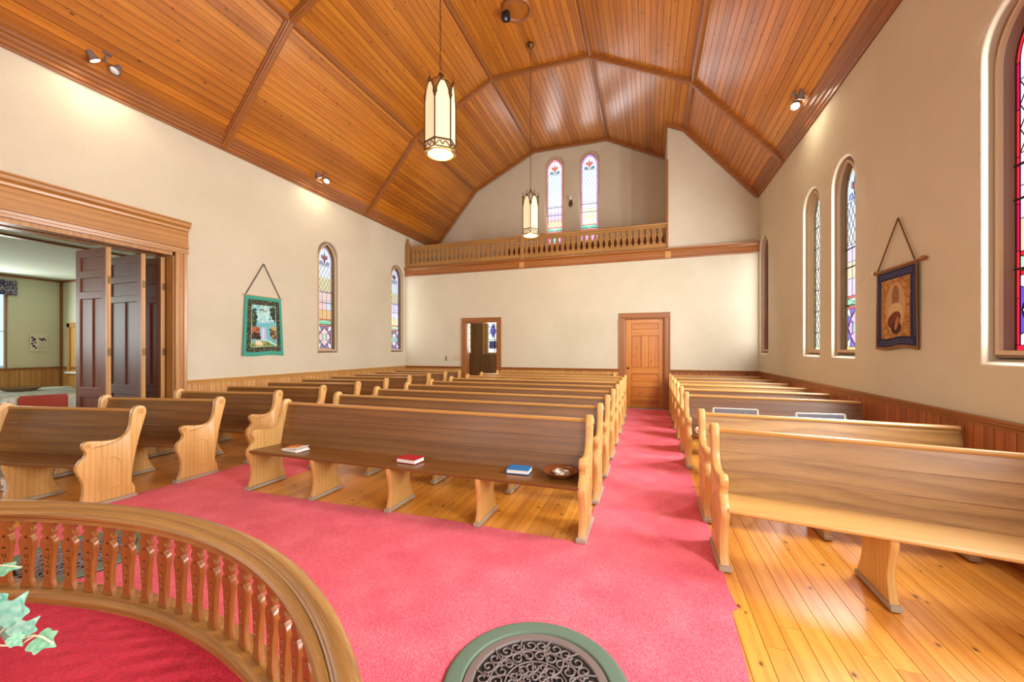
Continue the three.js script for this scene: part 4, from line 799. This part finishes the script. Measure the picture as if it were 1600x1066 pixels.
// ---------------------------------------------------------------- lanterns
const lampGlow = std({ color: 0xd8c6a0, emissive: tint(1, 0.74, 0.44), emissiveIntensity: 0.42, roughness: 0.5 });
const lampBowl = std({ color: 0xfff0d8, emissive: tint(1, 0.82, 0.52), emissiveIntensity: 0.9, roughness: 0.5 });
function lantern(x, z, yb, az, label) {
  const t = thing('pendant_lantern', label, 'lantern', x, yb, z, 0, 'pendant lanterns over the nave'), R = 0.17, ap = R * Math.cos(Math.PI / 6), sw = R;
  const panel = lancet(sw - 0.012, 0, 0.44, 0.66, 8);
  const glassGeo = extrude(panel, 0.006).translate(0, 0.11, ap - 0.01);
  const arch = panel.slice(2).map(([px, py]) => V(px, py + 0.11, ap)), archGeo = merge([tube(arch, 0.009, 24, 6), cyl(0.002, 0.014, 0.06, 0, 0.785, ap, 8), new THREE.SphereGeometry(0.02, 8, 6).scale(1, 1.3, 1).translate(0, 0.755, ap), cyl(0.012, 0.002, 0.03, 0, 0.825, ap, 6),
    tube([V(-sw / 2, 0.56, ap), V(-sw / 2 + 0.02, 0.6, ap + 0.006), V(-sw / 2 + 0.012, 0.66, ap)], 0.006, 8, 5), tube([V(sw / 2, 0.56, ap), V(sw / 2 - 0.02, 0.6, ap + 0.006), V(sw / 2 - 0.012, 0.66, ap)], 0.006, 8, 5)]);
  const bandGeo = merge([box(sw + 0.008, 0.014, 0.016, 0, 0.11, ap), box(sw + 0.008, 0.016, 0.018, 0, 0.02, ap + 0.004), tube([V(-sw / 2 + 0.01, 0.04, ap), V(-0.03, 0.09, ap), V(0, 0.05, ap), V(0.03, 0.09, ap), V(sw / 2 - 0.01, 0.04, ap)], 0.006, 16, 5)]);
  const strip = box(sw - 0.01, 0.08, 0.004, 0, 0.065, ap - 0.012);
  for (let i = 0; i < 6; i++) {
    const a = az + i * Math.PI / 3;
    mesh('lamp_glass', glassGeo, lampGlow, t).rotation.y = a;
    mesh('lamp_glass', strip, lampGlow, t).rotation.y = a;
    mesh('gothic_arch', archGeo, M.bronze, t).rotation.y = a;
    mesh('pierced_band', bandGeo, M.bronze, t).rotation.y = a;
    mesh('corner_post', merge([cyl(0.008, 0.008, 0.56, R * Math.sin(Math.PI / 6), 0.32, ap, 8), new THREE.SphereGeometry(0.014, 8, 6).translate(R * Math.sin(Math.PI / 6), 0.61, ap)]), M.bronze, t).rotation.y = a;
    mesh('crown_arm', tube([V(0, 0.7, ap - 0.01), V(0, 0.8, ap * 0.6), V(0, 0.83, ap * 0.3), V(0, 0.9, 0.008)], 0.006, 12, 5), M.bronze, t).rotation.y = a;
  }
  mesh('lamp_bowl', lathe([[0, -0.012], [0.06, -0.008], [0.1, 0.0], [0.135, 0.012], [0.135, 0.016], [0, 0.016]], 24), lampBowl, t);
  mesh('rim', new THREE.TorusGeometry(0.14, 0.007, 6, 28).rotateX(Math.PI / 2).translate(0, 0.008, 0), M.brass, t);
  mesh('rim', new THREE.TorusGeometry(0.085, 0.005, 6, 24).rotateX(Math.PI / 2).translate(0, -0.006, 0), M.brass, t);
  const links = [], top = 7.31 - yb; let k = 0;
  for (let y = 0.91; y < top - 0.06; y += 0.034, k++) links.push(new THREE.TorusGeometry(0.012, 0.0032, 5, 8).scale(0.75, 1.7, 1).rotateY(k % 2 ? Math.PI / 2 : 0).translate(0, y + 0.017, 0));
  mesh('chain', merge(links), M.bronze, t);
  mesh('canopy', lathe([[0, -0.1], [0.02, -0.095], [0.025, -0.06], [0.05, -0.05], [0.052, -0.035], [0.065, -0.03], [0.068, 0], [0, 0]], 18).translate(0, top, 0), M.bronze, t);
  const l = new THREE.PointLight(tint(1, 0.74, 0.42), 2.5, 0, 2); l.name = 'lantern_glow'; l.position.set(x, yb - 0.12, z); l.castShadow = true; l.shadow.radius = 5; scene.add(l);
}
lantern(-2.16, -3.88, 3.53, 39 * Math.PI / 180, 'lit six-sided gothic glass lantern on a long chain over the front pews');
lantern(-2.16, -7.42, 3.59, 46 * Math.PI / 180, 'lit six-sided gothic glass lantern hanging in front of the gallery railing');

// ---------------------------------------------------------------- wall-washing spotlights at the cornice, ceiling rose
const bulbLit = std({ color: 0xffffff, emissive: tint(1, 0.9, 0.68), emissiveIntensity: 6 });
const bulbCool = std({ color: 0xdfe6ea, roughness: 0.3 });
function spots(x, y, z, side, label, power, lit) {
  const t = thing('twin_spotlight', label, 'spotlight', x, y, z);
  mesh('mounting_plate', cyl(0.05, 0.05, 0.015, 0, 0.08, 0, 16), M.iron, t);
  mesh('stem', cyl(0.012, 0.012, 0.1, 0, 0.035, 0, 10), M.iron, t);
  for (const d of [-1, 1]) {
    const h = mesh('lamp_head', lathe([[0.016, 0.12], [0.03, 0.11], [0.036, 0.06], [0.062, 0.0], [0.058, 0.0], [0.03, 0.06], [0.01, 0.09]], 20), M.iron, t);
    h.position.set(side * -0.02, -0.06, d * 0.09); h.rotation.set(d * 0.55, 0, side * 0.12);
    const b = mesh('bulb', lathe([[0, -0.006], [0.04, 0], [0.055, 0.012], [0.03, 0.03], [0, 0.03]], 20), lit[d < 0 ? 0 : 1] ? bulbLit : bulbCool, h);
  }
  const l = new THREE.SpotLight(tint(1, 0.86, 0.62), power, 0, 1.15, 0.9, 2); l.name = 'spot_glow'; l.position.set(x + side * 0.02, y - 0.1, z + 0.12); l.target.position.set(x - side * 0.08, 2.5, z + 0.6); l.castShadow = true; scene.add(l, l.target);
  const l2 = new THREE.SpotLight(tint(1, 0.86, 0.62), power, 0, 1.15, 0.9, 2); l2.name = 'spot_glow'; l2.position.set(x + side * 0.02, y - 0.1, z - 0.12); l2.target.position.set(x - side * 0.08, 2.5, z - 0.6); l2.castShadow = true; scene.add(l2, l2.target);
}
spots(XL + 0.26, 4.95, -6.5, 1, 'twin spotlight lit at the cornice above the two arched windows', 1.1, [1, 1]);
spots(XL + 0.26, 4.95, -3.02, 1, 'twin spotlight at the cornice above the folding doors', 1.1, [0, 1]);
spots(XR - 0.26, 4.95, -6.65, -1, 'twin spotlight lit at the cornice on the window wall', 1.1, [1, 1]);
{
  const t = thing('ceiling_rose', 'round wooden ceiling rose with a dark spotlight at its rim', 'ceiling rose', -2.16, 7.312, -6.58);
  mesh('ring', lathe([[0.19, 0], [0.2, -0.03], [0.23, -0.045], [0.26, -0.035], [0.27, 0]], 40), M.trim, t);
  mesh('plate', cyl(0.2, 0.2, 0.012, 0, -0.006, 0, 32), M.ceiling[3], t);
  mesh('lamp_head', lathe([[0.02, 0.03], [0.07, 0.0], [0.085, -0.1], [0.075, -0.12], [0.05, -0.1], [0, -0.1]], 20).translate(-0.2, -0.02, 0.02), M.ironDark, t);
  mesh('lens', new THREE.SphereGeometry(0.03, 12, 8).translate(-0.2, -0.12, 0.02), std({ color: 0x8a8890, roughness: 0.1 }), t);
}
// ---------------------------------------------------------------- wall hangings
function hanging(name, label, parts) { return thing(name, label, 'wall hanging', ...parts); }
{
  const W = 384, H = 512, c = document.createElement('canvas'); c.width = W; c.height = H; const x = c.getContext('2d');
  let s = 77; const r = () => { s = (s * 1664525 + 1013904223) >>> 0; return s / 4294967296; };
  x.fillStyle = '#3f9d8a'; x.fillRect(0, 0, W, H);
  x.fillStyle = '#2c3428'; x.fillRect(28, 30, W - 56, H - 64);
  for (let i = 0; i < 1500; i++) { x.fillStyle = ['#6d7d52', '#c9b48a', '#8a5a48', '#3d5f48', '#a88c6c'][i % 5]; x.fillRect(28 + r() * (W - 60), 30 + r() * (H - 68), 5, 4); }
  x.fillStyle = '#9cc9b0'; x.fillRect(68, 74, W - 136, H - 148);
  x.save(); x.beginPath(); x.rect(73, 79, W - 146, H - 158); x.clip();
  x.fillStyle = '#6fb9c4'; x.fillRect(0, 0, W, H);
  const blobs = (n, cx, cy, w, h, cols, sz) => { for (let i = 0; i < n; i++) { x.fillStyle = cols[i % cols.length]; x.beginPath(); x.ellipse(cx + (r() + r() - 1) * w, cy + (r() + r() - 1) * h, sz * (0.5 + r()), sz * (0.4 + r() * 0.6), r() * 3, 0, 7); x.fill(); } };
  blobs(140, 190, 150, 110, 80, ['#8fd0d8', '#a9dde0', '#7cc3cc', '#bfe6e6'], 14);
  blobs(130, 300, 150, 50, 70, ['#2c3a2c', '#3c4c34', '#22301f', '#4c5a3c'], 12);
  blobs(90, 92, 190, 36, 90, ['#2e3c30', '#384a38', '#24331f', '#5a6a48'], 12);
  blobs(60, 190, 120, 60, 30, ['#3f5444', '#9cc8c4', '#c4e0dc'], 7);
  blobs(70, 115, 290, 40, 30, ['#a4532c', '#b8683a', '#7c3c24', '#c87a4a'], 10);
  blobs(80, 110, 340, 50, 30, ['#3c2c24', '#5a4434', '#2c221c'], 12);
  blobs(90, 290, 330, 46, 44, ['#54402c', '#8a6a48', '#3c2c20', '#b08a5c'], 13);
  blobs(50, 300, 275, 40, 14, ['#a8a05c', '#c4b46c'], 9);
  blobs(160, 190, 420, 130, 34, ['#6a8440', '#86984c', '#a0a858', '#54703a'], 13);
  for (let i = 0; i < 60; i++) { x.fillStyle = ['#e4e8f4', '#b4b8e0', '#cfd4ee', '#9ca4d4'][i % 4]; x.fillRect(165 + r() * 46, 265 + r() * 20, 4, 60 + r() * 50); }
  for (let i = 0; i < 60; i++) { x.fillStyle = ['#d8f0f0', '#8ccfd0', '#b8e4e4'][i % 3]; const k = r(); x.fillRect(180 + k * 120, 365 + k * 50 + r() * 14, 26, 4); }
  x.fillStyle = '#ecd0b0'; x.beginPath(); x.ellipse(140, 398, 30, 20, 0, 0, 7); x.ellipse(168, 410, 13, 11, 0.3, 0, 7); x.fill(); for (const q of [122, 136, 152, 162]) x.fillRect(q, 408, 6, 22);
  x.strokeStyle = '#eef4f2'; x.lineWidth = 2; for (let y = 130; y < 232; y += 13) { x.beginPath(); const a = 130 + (y % 3) * 5, b = 262 - (y % 4) * 7; for (let q = a; q < b; q += 3) x.lineTo(q, y + 3 * Math.sin(q * 1.7)); x.stroke(); }
  x.restore();
  const tx = new THREE.CanvasTexture(c); tx.colorSpace = THREE.SRGBColorSpace;
  const t = thing('wall_hanging', 'green bordered woven tapestry of a waterfall and lamb hung by cord', 'wall hanging', XL, 0, -5.34);
  // cloth: slightly flared and waved sheet with thickness; u runs away from the camera
  const cloth = (z0t, z1t, z0b, z1b, yt, yb, dir, mat) => {
    const pos = [], uvs = [], N = 24, K = 16, P = (i, j, o) => { const u = i / N, v = j / K, zt = z0t + (z1t - z0t) * u, zb = z0b + (z1b - z0b) * u; return [dir * (0.022 + o + 0.008 * Math.sin(u * 9 + v * 2) * v), yt + (yb - yt) * v - 0.012 * Math.sin(u * 7) * v, zt + (zb - zt) * v]; };
    for (const o of [0.005, 0]) for (let i = 0; i < N; i++) for (let j = 0; j < K; j++) {
      const q = [[i, j], [i, j + 1], [i + 1, j + 1], [i, j], [i + 1, j + 1], [i + 1, j]]; if ((o === 0) !== (dir > 0)) q.reverse();
      for (const [a, b] of q) { pos.push(...P(a, b, o)); uvs.push(a / N, 1 - b / K); }
    }
    const g = new THREE.BufferGeometry(); g.setAttribute('position', new THREE.Float32BufferAttribute(pos, 3)); g.setAttribute('uv', new THREE.Float32BufferAttribute(uvs, 2)); g.computeVertexNormals(); return g;
  };
  mesh('cloth', cloth(0.355, -0.35, 0.405, -0.415, 2.335, 1.285, 1), std({ map: tx, roughness: 0.95, side: THREE.DoubleSide }), t);
  mesh('rod', cyl(0.009, 0.009, 0.8, 0, 0, 0, 10).rotateX(Math.PI / 2).translate(0.02, 2.34, 0), M.oak, t);
  for (const q of [0.34, -0.34]) mesh('cord', tube([V(0.02, 2.345, q), V(0.02, 2.935, 0)], 0.007, 4, 6), M.cordDark, t);

  const c2 = document.createElement('canvas'); c2.width = 320; c2.height = 420; const y = c2.getContext('2d');
  y.fillStyle = '#8a6238'; y.fillRect(0, 0, 320, 420);
  y.fillStyle = '#23264a'; y.fillRect(10, 6, 300, 398);
  y.strokeStyle = '#7f86ac'; y.lineWidth = 2;
  for (const yy of [24, 36, 378, 390]) { y.beginPath(); for (let q = 30; q < 290; q += 3) y.lineTo(q, yy + 2.5 * Math.sin(q * 1.9)); y.stroke(); }
  for (const xx of [22, 298]) { y.beginPath(); for (let q = 60; q < 360; q += 3) y.lineTo(xx + 2.5 * Math.sin(q * 1.9), q); y.stroke(); }
  y.fillStyle = '#a8753c'; y.fillRect(46, 52, 228, 308);
  for (let i = 0; i < 420; i++) { y.strokeStyle = ['#c89a58', '#7c4c24', '#d8ac68', '#93602e'][i % 4]; y.lineWidth = 3; y.beginPath(); y.arc(52 + r() * 216, 58 + r() * 296, 3 + r() * 7, r() * 6, r() * 6 + 3); y.stroke(); }
  y.fillStyle = '#c09c6c'; y.beginPath(); y.ellipse(160, 210, 82, 136, 0, 0, 7); y.fill();
  y.fillStyle = '#8c6844'; y.beginPath(); y.ellipse(160, 150, 30, 62, 0, 0, 7); y.fill();
  y.fillStyle = '#cdb083'; y.beginPath(); y.ellipse(160, 240, 62, 60, 0, 0, 7); y.fill();
  y.fillStyle = '#6e3a22'; y.beginPath(); y.ellipse(150, 268, 58, 40, -0.3, 0, 7); y.fill();
  y.fillStyle = '#43261c'; y.beginPath(); y.ellipse(166, 312, 46, 34, 0.1, 0, 7); y.fill();
  y.fillStyle = '#b07446'; y.beginPath(); y.ellipse(170, 290, 16, 36, 0.4, 0, 7); y.fill();
  const tx2 = new THREE.CanvasTexture(c2); tx2.colorSpace = THREE.SRGBColorSpace;
  const t2 = thing('wall_hanging', 'dark blue and gold wall hanging with an oval picture beside a tall window', 'wall hanging', XR, 0, -4.73);
  mesh('cloth', cloth(-0.34, 0.31, -0.34, 0.31, 2.165, 1.4, -1), std({ map: tx2, roughness: 0.95, side: THREE.DoubleSide }), t2);
  mesh('rod', merge([cyl(0.01, 0.01, 0.76, 0, 0, 0, 10).rotateX(Math.PI / 2), new THREE.SphereGeometry(0.022, 10, 8).scale(1, 1, 1.6).translate(0, 0, 0.38), new THREE.SphereGeometry(0.022, 10, 8).scale(1, 1, 1.6).translate(0, 0, -0.38)].map(g => g.translate(-0.022, 2.178, 0))), M.trim, t2);
  for (const q of [0.27, -0.33]) mesh('cord', tube([V(-0.022, 2.185, q), V(-0.022, 2.63, 0.02)], 0.007, 4, 6), M.cord, t2);
}
// ---------------------------------------------------------------- small fittings
{
  const s = thing('wall_sconce', 'small dark wall sconce between the two gable windows', 'lamp', -2.13, 5.62, ZG);
  mesh('back_plate', lathe([[0, 0], [0.06, 0.005], [0.07, 0.02], [0.03, 0.03], [0, 0.03]], 16).rotateX(Math.PI / 2).scale(0.8, 1.6, 1), M.bronze, s);
  mesh('arm', tube([V(0, 0, 0.02), V(0, -0.02, 0.09), V(0, 0.09, 0.1)], 0.01, 12, 6), M.bronze, s);
  mesh('bulb', new THREE.SphereGeometry(0.035, 12, 10).scale(1, 1.3, 1).translate(0, 0.14, 0.1), M.white, s);
  const w = thing('switch_plate', 'cream double switch plate left of the open doorway', 'switch', -4.935, 1.16, ZB);
  mesh('plate', rbox(0.17, 0.11, 0.012, 0, 0, 0.006, 0.004), M.frameLight, w);
  for (const q of [-0.04, 0.04]) mesh('toggle', rbox(0.012, 0.025, 0.014, q, 0, 0.015, 0.003), M.white, w);
  const h = thing('hook', 'small metal hook on the white back wall', 'hook', -5.27, 1.145, ZB);
  mesh('hook_plate', rbox(0.04, 0.13, 0.012, 0, 0, 0.006, 0.004), M.iron, h);
  mesh('hook_arm', tube([V(0, -0.02, 0.01), V(0, -0.05, 0.05), V(0, -0.01, 0.06)], 0.006, 10, 6), M.iron, h);
}
// potted ivy at the edge of the platform
{
  const at = (u, v, d) => { const a = (u - 800) / FOCAL * d, b = -(v - HORIZON) / FOCAL * d; return V(a * Math.cos(YAW) - d * Math.sin(YAW), EYE + b, -(a * Math.sin(YAW) + d * Math.cos(YAW))); };
  const base = at(-165, 1000, 0.95);
  const st = thing('plant_stand', 'small dark wooden plant stand beside the communion rail', 'stand', base.x, 0.15, base.z);
  mesh('top', cyl(0.15, 0.15, 0.025, 0, 0.44, 0, 24), M.trim, st);
  for (let i = 0; i < 3; i++) { const a = i * 2.1; mesh('leg', tube([V(0.05 * Math.cos(a), 0.43, 0.05 * Math.sin(a)), V(0.14 * Math.cos(a), 0.01, 0.14 * Math.sin(a))], 0.014, 4, 8), M.trim, st); }
  const t = thing('potted_ivy', 'trailing artificial ivy with pale blue-green leaves beside the rail', 'plant', base.x, 0.6025, base.z);
  mesh('pot', lathe([[0, 0], [0.06, 0], [0.085, 0.1], [0.09, 0.12], [0.082, 0.12], [0.075, 0.1], [0, 0.095]], 20), std({ color: 0x7a4a34, roughness: 0.8 }), t);
  const local = p => p.sub(V(base.x, 0.6025, base.z));
  const lob = [[0, -0.42], [0.2, -0.46], [0.42, -0.4], [0.44, -0.2], [0.4, -0.02], [0.46, 0.16], [0.36, 0.26], [0.2, 0.32], [0.1, 0.5], [0, 0.68], [-0.1, 0.5], [-0.2, 0.32], [-0.36, 0.26], [-0.46, 0.16], [-0.4, -0.02], [-0.44, -0.2], [-0.42, -0.4], [-0.2, -0.46]];
  const leafGeo = () => { const g = extrude(smooth(lob, 3), 0.01, {}), p = g.attributes.position; for (let i = 0; i < p.count; i++) { const x = p.getX(i), y = p.getY(i); p.setZ(i, p.getZ(i) * 0.4 - 0.5 * x * x - 0.25 * y * y + 0.12 * Math.abs(x)); } g.computeVertexNormals(); return g; };
  const lg = leafGeo(), n = makeNoise(61), lt = texture(128, 128, (u, v, c) => { mixc([0.42, 0.68, 0.6], [0.62, 0.8, 0.72], n(u * 8, v * 8, 8, 8), c); }, 1, 1);
  const lm = std({ map: lt, roughness: 0.45, side: THREE.DoubleSide }), lm2 = std({ map: lt, color: tint(0.95, 1, 0.82), roughness: 0.45, side: THREE.DoubleSide });
  const leaf = (u, v, px, roll, yaw, pitch, d = 0.95, m = lm) => { const l = mesh('leaf', lg, m, t), s = px / FOCAL * d; l.position.copy(local(at(u, v, d))); l.scale.set(s, s, s); l.rotation.set(pitch, YAW + yaw, roll, 'YXZ'); };
  leaf(16, 958, 46, -0.5, 0.3, -0.2); leaf(36, 984, 34, -0.9, 0.5, 0.1); leaf(66, 1002, 36, -1.9, 0.1, -0.9, 0.95, lm2); leaf(0, 985, 40, 0.6, -0.4, 0.1, 0.97); leaf(-6, 940, 34, 0.2, 0.2, 0, 0.96); leaf(24, 1000, 22, -2.4, 0.4, -0.5, 0.94, lm2); leaf(8, 889, 28, -1.5, 0.2, -1.1, 0.97, lm2);
  for (const [u, v, q] of [[-40, 960, 50], [-60, 1000, 46], [-90, 950, 50], [-120, 920, 46], [-150, 940, 50], [-30, 900, 40], [-180, 960, 48]]) leaf(u, v, q, rr(-1, 1), rr(-0.6, 0.6), rr(-0.6, 0.2), rr(0.9, 1.02));
  const stem = (pts, r) => mesh('stem', tube(pts.map(([u, v, d = 0.95]) => local(at(u, v, d))), r, 24, 6), std({ color: 0xd8dcb8, roughness: 0.6 }), t);
  stem([[-150, 985], [-70, 960], [-20, 1005], [10, 1009], [32, 1007], [58, 993], [84, 1007]], 0.0022);
  stem([[-150, 985], [-90, 930], [-20, 886], [34, 886]], 0.0015); stem([[10, 1009], [30, 1000], [54, 992]], 0.0016); stem([[-20, 1005], [4, 985], [16, 965]], 0.0016);
}
{
  struct('ground', spanBox(-60, 60, -0.6, -0.25, -70, 50), std({ color: 0x8a8a78, roughness: 1 }));
}
renderer.render(scene, camera);
